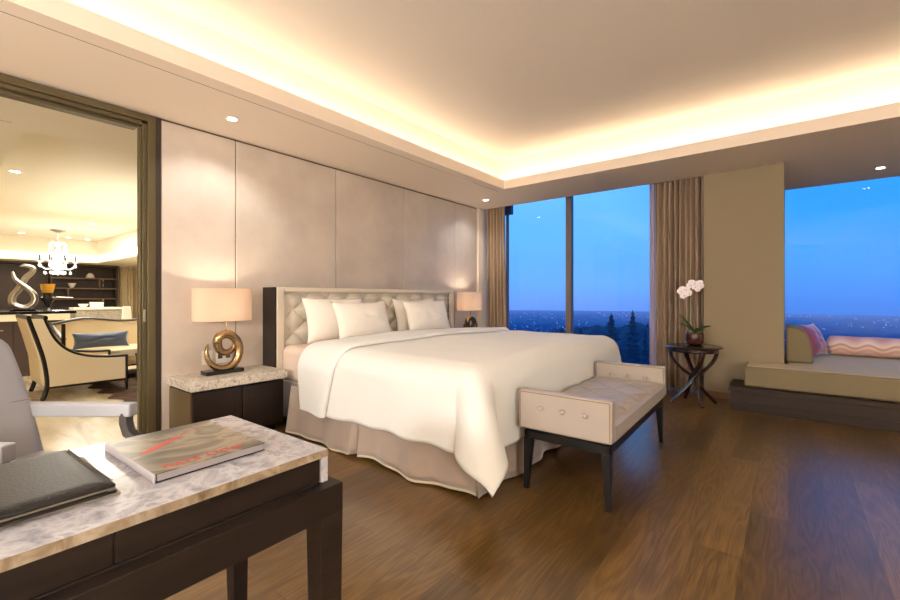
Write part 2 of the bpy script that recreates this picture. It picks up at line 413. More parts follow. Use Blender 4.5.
# downlights
def downlight(loc, label, e=22, blend=.6, grp='recessed ceiling downlights', spot=2.3):
    t = thing('recessed_downlight', loc, label, 'ceiling light', grp)
    MB().lathe([(.036,-.001),(.052,-.004),(.054,.0),(.036,.0)], 24, loc).build('trim_ring', RING, t, smooth=True)
    MB().lathe([(.001,-.0015),(.035,-.0015),(.035,-.0005),(.001,-.0005)], 20, loc).build('lens', LENS, t)
    light('downlight_lamp','SPOT',(loc[0],loc[1],loc[2]-.012),e*1.3,(255,249,240),.03,None,spot_size=spot,spot_blend=blend)
for loc, lb, e in (((-3.62,1.64,SZ),'recessed downlight in the soffit above the near bedside lamp',26),
                ((-3.61,5.42,SZ),'recessed downlight in the soffit near the left curtain and window corner',16),
                ((.83,6.89,SZ),'recessed downlight in the bay ceiling over the window seat',22)):
    downlight(loc, lb, e)
for i, loc in enumerate([(-3.6,-.6,SZ),(2.7,1.0,SZ),(2.7,3.6,SZ),(-1.5,-2.7,SZ),(.8,-2.7,SZ)]):
    light('rear_fill_spot','SPOT',(loc[0],loc[1],loc[2]-.01),90,(255,250,242),.03,None,spot_size=2.3,spot_blend=.6)  # unseen spots without fixtures, added to fill the room with light

for i,(loc,e) in enumerate([((2.8,-1.4,1.6),410),((-1.0,-2.6,1.6),350),((-2.6,-2.4,1.6),150)]):
    light('rear_fill_point','POINT',loc,e,(255,249,241),.22)  # bare point lights added behind the camera to lift the room, no floor lamps
# ================================================================== BED
bed = thing('king_bed', (-2.6,3.36,0), 'king size bed with tufted champagne headboard and satin skirt', 'bed')
B(-3.84,-1.50,2.19,4.58,.06,.405).build('bed_base', SKIRT, bed, bev=.01)
B(-3.82,-1.47,2.18,4.60,.40,.735).build('mattress', SHEET, bed, bev=.07, seg=4)
def skirt(pt, nrm, length, pleats, seed):
    # pt(s) gives point along the top, nrm outward
    def f(u, v):
        s = u*length; p = pt(s)
        z = .42 - v*(.40 - .012*math.sin(s*7+seed))
        o = .012 + v*(.022*math.sin(s*9+seed)+.012*math.sin(s*21+seed*2)+.03)
        for q in pleats:
            d = abs(s-q)
            if d < .05: o -= (.075*(1-d/.05))*(.3+.7*v)
        return (p[0]+nrm[0]*o, p[1]+nrm[1]*o, z)
    return f
sk = MB()
sk.grid(skirt(lambda s:(-3.42+s,2.07), (0,-1), 1.99, (.90,), .6), 180, 8)
sk.grid(skirt(lambda s:(-1.46,2.03+s), (1,0), 2.60, (1.3,), 1.9), 160, 8)
sk.grid(skirt(lambda s:(-1.47-s,4.635), (0,1), 2.3, (1.2,), 1.1), 60, 6)
so = sk.build('bed_skirt', SKIRT, bed, smooth='all', solid=.004)
hm = MB()
def hemf(g):
    def f(u,v):
        p = Vector(g(u, .96+.04*v)); return (p.x, p.y-.003, p.z)
    return f
hm.grid(hemf(skirt(lambda s:(-3.42+s,2.07), (0,-1), 1.99, (.90,), .6)), 180, 1)
hm.build('skirt_hem', HEM, so, smooth='all')
# headboard
hb = B(-4.05,-3.90,2.15,4.90,.08,1.285).build('headboard', DWOOD, bed, bev=.004)
for y0,y1 in ((2.128,2.15),(4.90,4.922)):
    B(-4.05,-3.83,y0,y1,.0,1.295).build('side_panel', DWOOD, hb, bev=.003)
f = MB(); f.box(-3.87,-3.815,2.15,2.225,.2,1.295); f.box(-3.87,-3.815,4.825,4.90,.2,1.295); f.box(-3.87,-3.815,2.225,4.825,1.25,1.295)
f.build('padded_border', CREAMF, hb, bev=.012, seg=3, merge=False)
dy, dz = .13, .115
def tf(u, v):
    y = 2.225+u*2.60; z = .35+v*.90
    a = (y-2.225)/dy; b = (z-1.19)/dz
    p = (a+b)/2; q = (a-b)/2
    h = (abs(math.sin(PI*p))*abs(math.sin(PI*q)))**.5
    ed = min(1, min(u, 1-u)*26, (1-v)*16)
    return (-3.885 + .046*h*ed + .004, y, z)
tp = MB().grid(tf, 400, 150)
for j in range(-7, 1):
    for i in range(0, 21):
        if (i + j) % 2 == 0:
            tp.ball((-3.874, 2.225+i*dy, 1.19+j*dz), .009, (.6,1,1), 8, 5)
tp.build('tufted_panel', TUFT, hb, smooth='all', merge=False)

# duvet
XF, YN, YF, TOP, R = -1.40, 2.03, 4.68, .768, .15
HANG = .50
def duvet_pt(px, py, off=0.):
    """px: cloth distance from head start (-3.2) ; py from centre; returns surface"""
    # s beyond the rounded foot edge / near edge / far edge
    ex = px - (XF - R)               # >0 : past foot arc start
    cy = (YN+YF)/2
    hw = (YF-YN)/2 - R
    ey = abs(py-cy) - hw; sg = 1 if py > cy else -1
    def prof(s):
        a = R*PI/2
        if s <= 0: return 0., 0.
        if s < a: return R*math.sin(s/R), R*(1-math.cos(s/R))
        return R + (s-a)*.03, R+(s-a)
    n = noise.noise(Vector((px*1.1, py*1.1, 3.)))*.018 + noise.noise(Vector((px*3.3, py*3.3, 8.)))*.006
    puff = .028*max(0,1-((py-cy)/1.35)**2)
    x, y = min(px, XF-R), cy + sg*min(abs(py-cy), hw)
    if ex > 0 and ey > 0:
        r = math.hypot(ex, ey); th = math.atan2(ey, ex)
        o, d = prof(r)
        k = math.sin(2*th)
        fl = 1. if sg < 0 else .25
        o += max(0, r-.16)*.62*k**1.5*fl
        d *= 1 - .25*k*k
        th2 = th
        return Vector((x+(o+off)*math.cos(th2)+n*.3, y+sg*(o+off)*math.sin(th2), TOP+off-d+n))
    if ex > 0:
        o, d = prof(ex)
        rip = .010*math.sin(py*11)*max(0,d-.1)/.4
        return Vector((x+o+rip+n*.6+off*min(1,d/R), y, TOP-d+n+puff*max(0,1-d/R)+off*max(0,1-d/R)))
    if ey > 0:
        o, d = prof(ey)
        rip = (.014*math.sin(px*6.5+1)+.008*math.sin(px*15))*max(0,d-.1)/.4
        return Vector((x, y+sg*(o+rip+n*.6+off*min(1,d/R)), TOP-d+n+off*max(0,1-d/R)))
    return Vector((x, y, TOP+n+puff+off))
hl = R*PI/2 + (HANG-R)
def dv(u, v):
    px = -3.10 + u*((XF-R+hl)+3.10)
    py = (YN+R-hl) + v*((YF-R+hl)-(YN+R-hl))
    # flare the side toward the hem at the head a little
    p = duvet_pt(px, py)
    e = .007*math.sin(px*17)*(1 if v<.02 or v>.98 else 0)
    p.z += e
    return p
du = MB().grid(dv, 120, 150).build('duvet', DUVET, smooth='all', solid=.03, label='plump cream duvet draped over the king bed to its corner', cat='duvet')
def tb(u, v):
    py = (YN+R-hl) + v*((YF-R+hl)-(YN+R-hl))
    side = max(0, abs(py-(YN+YF)/2) - 1.1)
    u = 1-(1-u)**2.2; a = u*2-1; bulge = .034*math.sqrt(max(0,1-abs(a)**14))
    px = -3.30 + u*.62 + side*(.16*(1-u)-.20*u)
    return duvet_pt(px, py, .006 + .016*u + bulge*(1 if u>.02 else .6))
MB().grid(tb, 50, 150).build('turned_back_edge', DUVET, du, smooth='all')

# pillows
def pillow(name, w, h, t, m, loc, lean, yaw, **k):
    o = bpy.data.objects.new(name, None)
    mb = MB()
    def side(sg):
        def f(u, v):
            a, b = u*2-1, v*2-1
            th = t/2*max(0,(1-abs(a)**2.6)*(1-abs(b)**2.6))**.62
            th += .004*noise.noise(Vector((a*3+loc[1]*7,b*3,sg)))*(1-abs(a))*6*(1-abs(b))
            return (w/2*a*(1-.085*(1-b*b)), sg*th, h/2+h/2*b*(1-.10*(1-a*a)))
        return f
    mb.grid(side(1), 26, 20).grid(side(-1), 26, 20)
    mb.xform(Matrix.Rotation(yaw,4,'Z') @ Matrix.Rotation(lean,4,'X'))
    ob = mb.build(name, m, local=True, smooth='all', **k); ob.location = loc
    return ob
G = 'bed pillows against the headboard'
# standing against the headboard: width along Y => yaw 90deg ; lean back towards -X
yw = math.radians(90)
pillow('bed_pillow', .78,.47,.19, PILW, (-3.67,2.77,.74), math.radians(-14), yw, label='ivory pillow behind the front one, nearest the bedside lamp', cat='pillow', group=G)
pillow('bed_pillow', .73,.43,.19, PILW, (-3.40,2.92,.752), math.radians(-20), yw, label='ivory pillow leaning in front of the near pair on the bed', cat='pillow', group=G)
pillow('bed_pillow', .78,.45,.17, PILW, (-3.68,4.0,.74), math.radians(-13), yw, label='ivory pillow mostly hidden behind the far front pillow', cat='pillow', group=G)
pillow('bed_pillow', .80,.43,.19, PILW, (-3.44,3.97,.752), math.radians(-18), yw, label='ivory pillow in front of the far pair, away from the desk', cat='pillow', group=G)

# ================================================================== NIGHTSTANDS
def nightstand(loc, **k):
    t = thing('nightstand', loc, rotz=0, cat='nightstand', **k)
    x, y, z = loc
    B(-.26,.26,-.40,.40,.47,.54).build('marble_top', MARB2, t, local=True, bev=.005)
    B(-.25,.225,-.375,.375,.07,.455).build('body', DWOOD, t, local=True, bev=.003)
    B(-.25,.19,-.365,.365,.455,.47).build('shadow_gap', BLACKW, t, local=True)
    for s in (-1,1): B(-.24,.20,s*.376-.004,s*.376+.004,.08,.45).build('side_panel', OLIVE, t, local=True)
    for s in (-1,1):
        d = B(.226,.240,min(s*.004,s*.37),max(s*.004,s*.37),.09,.45).build('door', DWOOD, t, local=True, bev=.002)
    B(-.22,.16,-.34,.34,0,.07).build('plinth', BLACKW, t, local=True)
    return t
n1 = nightstand((-3.81,1.70,0), label='dark nightstand with thick cream marble top beside the desk end of the bed')
n2 = dup(n1, (-3.81,5.36,0), label='dark nightstand with marble top on the window side of the bed')
def lamp(loc, **k):
    t = thing('table_lamp', loc, cat='lamp', **k)
    B(-.065,.065,-.155,.155,0,.034).build('base', BLKST, t, local=True, bev=.003)
    # outer open crescent and inner ring, in the Y-Z plane
    pts=[]; rad=[]
    n=60
    for i in range(n+1):
        a = i/n
        th = math.radians(152 + a*(590-0))     # counter-clockwise from upper-left tip
        rr = .148 + (.074-.148)*min(1,max(0,(a-.28)/.40))**.9
        cy = 0 + .034*min(1,max(0,(a-.25)/.4)); cz = .190 + .058*min(1,max(0,(a-.25)/.35))
        pts.append((.02*math.sin(a*PI*2), cy+rr*math.cos(th)*.92, cz+rr*math.sin(th)))
        w_ = math.sin(PI*min(1,max(0,a*1.0)))**.55
        rad.append((.012+.028*w_, .004+.034*w_))
    MB().tube(pts, rad, 12, up=(1,0,0)).build('ring_sculpture', BRONZ2, t, local=True, smooth='all')
    MB().tube([(0,.03,.37),(0,.03,.46)], .006, 8).build('stem', BRONZ2, t, local=True, smooth=True)
    z0,z1=.455,.735
    s = MB()
    s.lathe([(1,z0),(1,z1),(.99,z1),(.99,z0),(1,z0)], 64, (0,0,0),   .14, .236, 2.6)
    s.build('lamp_shade', SHADE, t, local=True, smooth=True)
    MB().lathe([(.001,.50),(.02,.51),(.033,.56),(.02,.6),(.001,.61)],16,(0,0,0)).build('bulb', BULB, t, local=True, smooth='all')
    MB().bar((-.14,0,.70),(.14,0,.70),.004,.004).bar((0,-.23,.70),(0,.23,.70),.004,.004).bar((0,.03,.44),(0,0,.70),.004,.004).build('shade_spider', BRONZ2, t, local=True)
    light('bedside_lamp_bulb','POINT',(loc[0],loc[1],loc[2]+.575),40,(255,230,202),.04)
    return t
lamp((-3.84,1.66,.54), label='gold ring sculpture lamp with oval linen shade on the near nightstand')
lamp((-3.84,5.31,.54), label='gold ring sculpture lamp with lit shade beside the far curtain')
o = B(W+.018,W+.026,1.574,1.66,.60,.72).build('wall_outlet', PLATE, bev=.002, label='white wall outlet plate behind the left of the near lamp', cat='outlet')
B(W+.026,W+.028,1.60,1.634,.64,.68).build('socket', GREYW, o)
o = B(W+.018,W+.026,1.69,1.83,.60,.72).build('wall_outlet', PLATE, bev=.002, label='wide double wall outlet plate seen through the lamp ring', cat='outlet')
for y in (1.725,1.795): B(W+.026,W+.028,y-.02,y+.02,.64,.68).build('socket', GREYW, o)

# ================================================================== BENCH
bx0,bx1,by0,by1 = -1.325,-.755,2.36,3.88
be = thing('upholstered_bench', ((bx0+bx1)/2,(by0+by1)/2,0), 'pearl leather bench with raised buttoned ends at the foot of the bed', 'bench')
B(bx0,bx1,by0+.075,by1-.075,.385,.475).build('seat_frame', BENCHL, be, bev=.008)
def seat(u,v):
    x=bx0+.004+u*(bx1-bx0-.008); y=by0+.075+v*(by1-by0-.15)
    e=min(1,u*9,(1-u)*9,v*18,(1-v)*18); e=max(0,e)**.5
    a=u*4; b=v*9
    h=(abs(math.sin(PI*(a+b)/2))*abs(math.sin(PI*(a-b)/2)))**.5
    return (x,y,.472+.022*e+.022*h*e)
sm = MB().grid(seat, 64, 144)
sm.build('seat_cushion', BENCHL, be, smooth='all')
def bend(y0,y1,outer):
    e = B(bx0,bx1,y0,y1,.385,.625).build('end_panel', BENCHL, be, bev=.014, seg=3)
    for yy in (y0,y1):
        s = -1 if yy==y0 else 1
        for i in (-1,0,1):
            xc=(bx0+bx1)/2+i*.135
            MB().ball((xc,yy+s*.004,.525),.017,(1,.6,1),14,10).build('button', BENCHL, e, smooth='all')
            k=MB()
            for a in (.2,PI-.2,PI+.2,-.2):
                k.tube([(xc+.012*math.cos(a),yy+s*.001,.525+.012*math.sin(a)),(xc+.042*math.cos(a),yy-s*.0015,.525+.042*math.sin(a))],[.0035,.001],6)
            k.build('pucker_fold', BENCHL, e, smooth='all')
    for yy in (y0,y1):
        MB().tube([(bx0+.012,yy,.613),(bx1-.012,yy,.613)],.0032,6).tube([(bx1-.012,yy,.613),(bx1-.012,yy,.395)],.0032,6).tube([(bx0+.012,yy,.613),(bx0+.012,yy,.395)],.0032,6).build('piping', PIPE, e, smooth=True)
bend(by0,by0+.075,-1); bend(by1-.075,by1,1)
f=MB()
f.box(bx0+.03,bx1-.03,by0+.05,by1-.05,.365,.385)
f.box(bx0+.02,bx0+.055,by0+.04,by1-.04,.315,.365); f.box(bx1-.055,bx1-.02,by0+.04,by1-.04,.315,.365)
f.box(bx0+.02,bx1-.02,by0+.04,by0+.075,.315,.365); f.box(bx0+.02,bx1-.02,by1-.075,by1-.04,.315,.365)
f.build('base_rail', BLACKW, be, bev=.003, merge=False)
for sx in (0,1):
    for sy in (0,1):
        x = bx0+.045 if sx==0 else bx1-.045; y = by0+.06 if sy==0 else by1-.06
        ox = -.012 if sx==0 else .012; oy = -.015 if sy==0 else .015
        def q(cx,cy,r,z): return [(cx-r,cy-r,z),(cx+r,cy-r,z),(cx+r,cy+r,z),(cx-r,cy+r,z)]
        MB().frus(q(x+ox,y+oy,.014,0), q(x,y,.027,.32)).build('leg', BLACKW, be, bev=.002)

be.rotation_euler=(0,0,math.radians(1.4)); be.location.x-=.016
# ================================================================== DESK
dk = thing('writing_desk', (-1.046,.746,0), 'dark wood writing desk with grey-veined white marble top', 'desk', rotz=math.radians(1.3))
B(-.58,0,-1.6,0,.738,.76).build('marble_top', MARB, dk, local=True, bev=.003)
B(-.003,.0008,-1.599,-.0,.7385,.7595).build('marble_front_edge', MARBE, dk, local=True)
B(-.58,-.0,-.022,0,.655,.738).build('marble_end', MARB, dk, local=True, bev=.002)
bd = B(-.57,-.012,-1.58,-.022,.675,.738).build('drawer_box', DESKW, dk, local=True)
for y0,y1 in ((-.50,-.024),(-.99,-.504),(-1.47,-.994)):
    dr = B(-.014,-.006,y0,y1,.672,.736).build('drawer', DESKW, dk, local=True, bev=.001)
    ym=(y0+y1)/2
    B(-.0065,-.004,ym-.062,ym+.062,.724,.737).build('grip_recess', BLACKW, dr, local=True)
f=MB()
f.box(-.05,.042,-1.6,.02,.583,.668); f.box(-.46,-.05,-.065,.02,.583,.668); f.box(-.53,-.45,-1.6,.01,.583,.668); f.box(-.46,-.05,-1.6,-1.53,.583,.668)
f.box(-.46,0,-1.5,-.03,.655,.672)
f.build('apron_frame', DESKW, dk, local=True, bev=.002, merge=False)
for x0,x1,y0,y1 in ((-.028,.042,-.055,.02),(-.53,-.465,-.05,.01),(-.035,.035,-1.6,-1.53),(-.53,-.465,-1.6,-1.54)):
    lg=MB().frus([(x0+.01,y0+.01,0),(x1-.006,y0+.01,0),(x1-.006,y1-.006,0),(x0+.01,y1-.006,0)],[(x0,y0,.583),(x1,y0,.583),(x1,y1,.583),(x0,y1,.583)]).build('leg', DESKW, dk, local=True, bev=.002)
    MB().frus([(x0+.004,y0+.008,0),(x0+.012,y0+.008,0),(x0+.012,y1-.01,0),(x0+.004,y1-.01,0)],[(x0-.003,y0+.002,.582),(x0+.003,y0+.002,.582),(x0+.003,y1-.002,.582),(x0-.003,y1-.002,.582)]).build('inner_leg_face', EDGEW, lg, local=True)

# leather folder on a mat
mt = B(-1.51,-1.168,-.16,.286,.7605,.7645).build('desk_mat', MAT_, bev=.002, label='thin grey-brown mat under the black folder on the desk', cat='mat')
fo = thing('leather_folder', (-1.372,.064,.765), 'black stitched leather folder lying closed on the marble desk', 'folder', rotz=math.radians(3))
B(-.14,.215,-.20,.205,.0,.007).build('back_cover', LEATH, fo, local=True, bev=.003)
B(-.13,.205,-.19,.19,.007,.016).build('paper_insert', MAT_, fo, local=True)
tc_ = MB().grid(lambda u,v:(-.142+.36*u,-.20+.40*v,.018+.008*(max(0,min(1,u*12,(1-u)*12,v*12,(1-v)*12)))**.5),48,48)
fc = tc_.build('front_cover', LEATH, fo, local=True, smooth='all', solid=.006)
s=MB()
for i in range(56):
    y=-.19+i*.007; s.tube([(.206,y,.0285),(.206,y+.004,.0285)],.0011,5)
for i in range(46):
    x=-.12+i*.007; s.tube([(x,.196,.0285),(x+.004,.196,.0285)],.0011,5)
s.build('stitching', GREYW, fc, local=True)

# book
bk = thing('art_book', (-1.352,.480,.7605), 'large hardcover art book with red lettering lying on the desk', 'book', rotz=math.radians(1.8))
bk.scale=(.98,.95,1)
# local: x -> world x, y -> world y
B(-.188,.186,-.143,.146,0,.0025).build('back_cover', BLKST, bk, local=True, bev=.0008)
B(-.183,.182,-.136,.141,.0025,.0195).build('page_block', PAGES, bk, local=True)
bc = B(-.188,.186,-.143,.146,.0195,.022).build('front_cover', COVER, bk, local=True, bev=.0008)
B(-.188,.186,-.1445,-.141,0,.0222).build('spine', PAGES, bk, local=True, bev=.001)
cu = bpy.data.curves.new('t','FONT'); cu.body='WOLT BATU'; cu.size=.033; cu.extrude=.0003; cu.offset=.0012; cu.align_x='CENTER'; cu.space_character=1.12
to = bpy.data.objects.new('t',cu); COL.objects.link(to); bpy.context.view_layer.update()
me = bpy.data.meshes.new_from_object(to); bpy.data.objects.remove(to)
tm = bpy.data.objects.new('title_lettering', me); COL.objects.link(tm); me.materials.clear(); me.materials.append(RED)
tm.parent = bk; tm.location=(.140,-.01,.0226); tm.rotation_euler=(0,0,-PI/2)
st=MB()
L1=[(.02,-.125),(.005,-.10),(-.02,-.06),(-.05,-.005),(-.075,.04)]
def strk(pts,ws):
    a=[];b=[]
    for (x,y),w_ in zip(pts,ws): a.append((x-w_,y)); b.append((x+w_,y))
    return a+b[::-1]
st.prism(strk([(.012,-.118),(-.015,-.08),(-.045,-.03),(-.072,.015)],[.006,.014,.012,.007]),'z',.022,.0224)
st.prism(strk([(-.072,.015),(-.110,.05),(-.150,.10)],[.004,.002,.001]),'z',.022,.0224)
st.build('red_brush_streak', RED, bc, local=True)

# ================================================================== DESK CHAIR (foreground left)
fd = (math.sin(math.radians(52.5-0)), math.cos(math.radians(52.5)))
# root at seat centre; local +Y = facing direction
ch = thing('desk_chair', (-2.617,.269,0), 'dove grey upholstered desk chair with dark curved arm supports behind the desk', 'chair', rotz=math.radians(-52))
# local coords: +Y front, +X right side (toward camera) , -X far arm
def chair_back(u,v):
    # outer shell: curved plan, lean
    a=(u*2-1); z=.42+v*.61
    wid=.30*(1-.16*v**3)
    if v>.86: wid*=math.sqrt(max(.0,1-((v-.86)/.14)**2*.55))
    x=a*wid; y=-.24-.16*v+ .07*a*a
    return x,y,z
cb=MB()
def cbf(sg):
    def f(u,v):
        x,y,z=chair_back(u,v); e=(max(0,1-abs(u*2-1)**6)*max(0,1-(max(0,v-.5)*2)**8))**.5
        return (x,y+sg*(.05*e+.004),z)
    return f
cb.grid(cbf(1),24,28).grid(cbf(-1),24,28)
bk_=cb.build('backrest', GREYU, ch, local=True, smooth='all')
MB().tube([(chair_back(u/20,.45)[0],chair_back(u/20,.45)[1]+.050,chair_back(u/20,.45)[2]) for u in range(21)],.002,6).build('back_seam', PIPE, bk_, local=True)
B(-.29,.29,-.27,.26,.34,.44).build('seat_cushion', GREYU, ch, local=True, bev=.04, seg=4)
for s in (-1,1):
    a = MB()
    a.box(min(s*.27,s*.33),max(s*.27,s*.33),-.26,.29,.602,.668)
    ar=a.build('armrest', GREYU, ch, local=True, bev=.010, seg=3)
    MB().tube([(s*.30,.25,.62),(s*.30,.25,.57),(s*.30,.265,.52),(s*.30,.31,.485),(s*.30,.32,.44),(s*.30,.27,.38)],[(.034,.026)]*6,8).build('arm_support', GREYW, ar, local=True, smooth=True)
for sx in (-1,1):
    for sy in (-1,1):
        MB().frus([(sx*.27-.012,sy*.27-.012,0),(sx*.27+.012,sy*.27-.012,0),(sx*.27+.012,sy*.27+.012,0),(sx*.27-.012,sy*.27+.012,0)],
                  [(sx*.25-.02,sy*.24-.02,.38),(sx*.25+.02,sy*.24-.02,.38),(sx*.25+.02,sy*.24+.02,.38),(sx*.25-.02,sy*.24+.02,.38)]).build('leg', GREYW, ch, local=True)

# ================================================================== ROUND TABLE + ORCHID
tx,ty = -.834,5.46
rt = thing('round_side_table', (tx,ty,0), 'dark cherry round side table with crossed curved legs by the curtain', 'table')
MB().lathe([(.001,.625),(.255,.625),(.28,.632),(.288,.641),(.28,.65),(.26,.655),(.001,.655)],48,(0,0,0)).build('tabletop', TABW, rt, local=True, smooth=True)
MB().lathe([(.001,.585),(.23,.585),(.245,.60),(.245,.625),(.001,.625)],40,(0,0,0)).build('apron_ring', TABW, rt, local=True, smooth=True)
for a in (-60,30,120,210):
    t=math.radians(a); pts=[]; rad=[]
    for i in range(19):
        k=i/18; z=.60*(1-k)
        # starts at opposite side up high, crosses the centre at z ~ .3, ends out at foot
        if k<.5: r=-(.245*math.cos(k/.5*PI/2)**.8)
        else: r=.235*((k-.5)/.5)**1.25+.0
        side=.022*math.sin(k*PI)
        pts.append((r*math.cos(t)-side*math.sin(t), r*math.sin(t)+side*math.cos(t), z+.012)); rad.append((.030-.008*k,.018))
    MB().tube(pts,rad,8,up=(-math.sin(t),math.cos(t),0)).build('leg', TABW, rt, local=True, smooth=True)
    lg=rt.children[-1]
MB().ball((0,0,.31),.035,(1,1,1.2),14,10).build('hub', TABW, rt, local=True, smooth='all')
px,py=-.83,5.50; ot=thing('potted_orchid',(px,py,.655),'white orchid in a brown glazed pot on the round side table','plant')
MB().lathe([(.001,0),(.05,0),(.075,.02),(.092,.06),(.092,.10),(.085,.135),(.075,.14),(.07,.125),(.001,.125)],32,(0,0,0)).build('pot', POT, ot, local=True, smooth=True)
k=MB()
for i in range(26):
    a=random.random()*6.28; r=random.random()**.5*.062; k.ball((r*math.cos(a),r*math.sin(a),.13),.014,(1,1,.7),6,4)
k.build('moss', MOSS, ot, local=True, smooth='all', merge=False)
# camera-right direction is world (.783,.622); stem arcs to the left
rx_,ry_=.783,.622
def leafm(ang,ln,up,dr,w_):
    def f(u,v):
        s=u; a=v*2-1
        ww=w_*math.sin(PI*min(1,s*.9+.1))**.7
        x=ln*s; z=.13+up*s-dr*s*s
        dx,dy=math.cos(ang),math.sin(ang)
        return (dx*x-dy*a*ww, dy*x+dx*a*ww, z+.012*a*a)
    return f
base=math.atan2(ry_,rx_)
for an,ln,up,dr,w_ in ((base,.18,.13,.05,.04),(base+PI,.17,.25,.04,.04),(base+.5,.15,.12,.07,.036),(base+PI-.6,.15,.18,.08,.034),(base-1.3,.13,.10,.06,.026)):
    MB().grid(leafm(an,ln,up,dr,w_),14,4).build('leaf', LEAF, ot, local=True, smooth='all', solid=.003)
sp=[]
for i in range(22):
    k=i/21
    if k<.6: s=k/.6; r=-.055*s; z=.13+.46*s+.0
    else: s=(k-.6)/.4; r=-.055+ (-.11)*s*1.0+.0; z=.59+.07*math.sin(s*PI*.9)-.03*s
    sp.append((rx_*r,ry_*r,z))
MB().tube(sp,.0035,6).build('stem', STEM, ot, local=True, smooth=True)
sp2=[(rx_*(-.05+.10*t_),ry_*(-.05+.10*t_),.52+.20*math.sin(t_*1.7)) for t_ in [i/10 for i in range(11)]]
MB().tube(sp2,.003,6).build('stem', STEM, ot, local=True, smooth=True)
def flower(cx,cz,s_,rot,off):
    cz+=.10; c0=Vector((rx_*cx+off*.62, ry_*cx-off*.78, cz))
    Rr=Vector((rx_,ry_,0)); U=Vector((0,0,1)); F_=Vector((.622,-.783,0))
    mb=MB()
    for i in range(5):
        a=rot+i*2*PI/5+PI/2; ln=s_*(1.15 if i in(1,4) else .95); wd=s_*(.66 if i in (1,4) else .30)
        d=Rr*math.cos(a)+U*math.sin(a); q=-Rr*math.sin(a)+U*math.cos(a)
        mb.grid(lambda u,v:c0+d*(u*ln)+q*((v*2-1)*wd*math.sin(PI*min(1,u*.85+.08))**.6)+F_*(.006*math.sin(u*PI)-.004*(v*2-1)**2),8,4)
    fl=mb.build('flower', PETAL, ot, local=True, smooth='all', merge=False)
    MB().ball(c0+F_*.01,s_*.2,(1,1,1),8,6).build('flower_throat', PINKC, fl, local=True, smooth='all')
for a in ((-.165,.505,.040,.1,.02),(-.135,.46,.040,.5,.03),(-.105,.525,.042,-.2,.01),(-.085,.485,.038,.3,.035),(-.055,.575,.042,.2,.02),(-.03,.61,.036,.0,.0),(-.015,.555,.036,-.3,.03),(.045,.60,.040,.2,.02),(.06,.565,.034,.6,.03),(.03,.53,.032,.1,.015),(-.14,.54,.03,.4,-.01)):
    flower(*a)

# ================================================================== CURTAINS
def curtain(name, x0,x1,yc,z0,z1,folds,amp,m,label,gather=0.,cat='curtain',seed=0.):
    def f(u,v):
        s=u*folds*2*PI; am=amp*(.75+.25*math.sin(u*13+seed))
        x=x0+(x1-x0)*u + gather*(1-v)*(u-.0)*.0 + .012*math.sin(s*.5+seed)*(1-v) 
        y=yc+am*math.sin(s+.6*math.sin(u*7+seed))+.010*math.sin(v*3+u*20)*(1-v)
        x+=gather*(1-v)*u
        return (x,y,z0+(z1-z0)*v)
    o=MB().grid(f,int(folds*14),10).build(name,m,smooth='all',solid=.006,label=label,cat=cat)
    h=MB().box(x0,x1,yc-.012,yc+.012,z1-.01,z1+.02).build('curtain_track',RING,o)
    return o
curtain('curtain',-4.02,-3.67,6.05,.015,2.90,6,.045,CURT,'pleated bronze curtain beside the headboard wall and far lamp',gather=.05)
curtain('curtain',-1.37,-.80,6.07,.015,2.90,9,.065,CURT,'pleated bronze curtain falling behind the round orchid table',seed=2.)
curtain('sheer_curtain',-1.46,-1.37,6.16,.015,2.90,3,.02,SHEER,'narrow lavender sheer curtain between window and bronze curtain',cat='curtain')

# ================================================================== WINDOW SEAT
ws = thing('window_seat_platform', (1.2,6.4,0), 'dark walnut platform under the window seat mattress', 'platform')
p_=MB(); p_.prism([(-.50,5.40),(3.28,5.40),(3.28,7.41),(-.02,7.41),(-.02,5.925),(-.50,5.925)],'z',.20,.25)
p_.build('top_board', PLATW, ws, bev=.004)
p_=MB(); p_.prism([(-.485,5.42),(3.28,5.42),(3.28,7.40),(-.01,7.40),(-.01,5.92),(-.485,5.92)],'z',0,.20)
p_.build('plinth', PLATW, ws)
B(-.485,3.28,5.412,5.42,.085,.092).build('shadow_line', BLACKW, ws)
sm_=MB(); sm_.prism([(-.37,5.48),(3.26,5.48),(3.26,7.40),(-.02,7.40),(-.02,5.925),(-.37,5.925)],'z',.252,.465)
se=sm_.build('seat_mattress', SEATF, bev=.025, seg=3, label='thick khaki window seat mattress on the walnut platform', cat='mattress')
sm_=MB(); sm_.prism([(-.345,5.505),(3.24,5.505),(3.24,7.39),(.0,7.39),(.0,5.915),(-.345,5.915)],'z',.460,.469)
sm_.build('top_panel', SEATT, se)
br_=MB(); br_.prism([(-.02,.47),(.22,.47),(.213,.60),(.19,.73),(.155,.81),(.10,.85),(.04,.865),(-.02,.867)],'y',6.10,6.85)
br_.build('back_bolster', SEATF, bev=.025, seg=3, smooth=True, label='rounded khaki back bolster beside the pillar on the window seat', cat='cushion')
pillow('throw_pillow', .40,.42,.15, PINKS, (.325,6.97,.475), math.radians(-22), math.radians(68), label='mauve satin throw pillow leaning on the window seat bolster', cat='pillow')
bo=thing('bolster_cushion',(1.42,7.22,.475),'long pink bolster with wavy pattern along the window ledge','cushion')
prof=[]; n_=40
def bf(u,v):
    x=-1.05+2.1*u; e=min(u,1-u)*2.1
    r=.118*(min(1,e/.05)**.5) if e<.05 else .118
    r=max(r,.02); r*=1+.02*math.sin(x*19)
    t=v*2*PI; return (x, r*math.cos(t), .118+r*math.sin(t))
MB().grid(bf,90,28).build('cover', BOLST, bo, local=True, smooth='all')
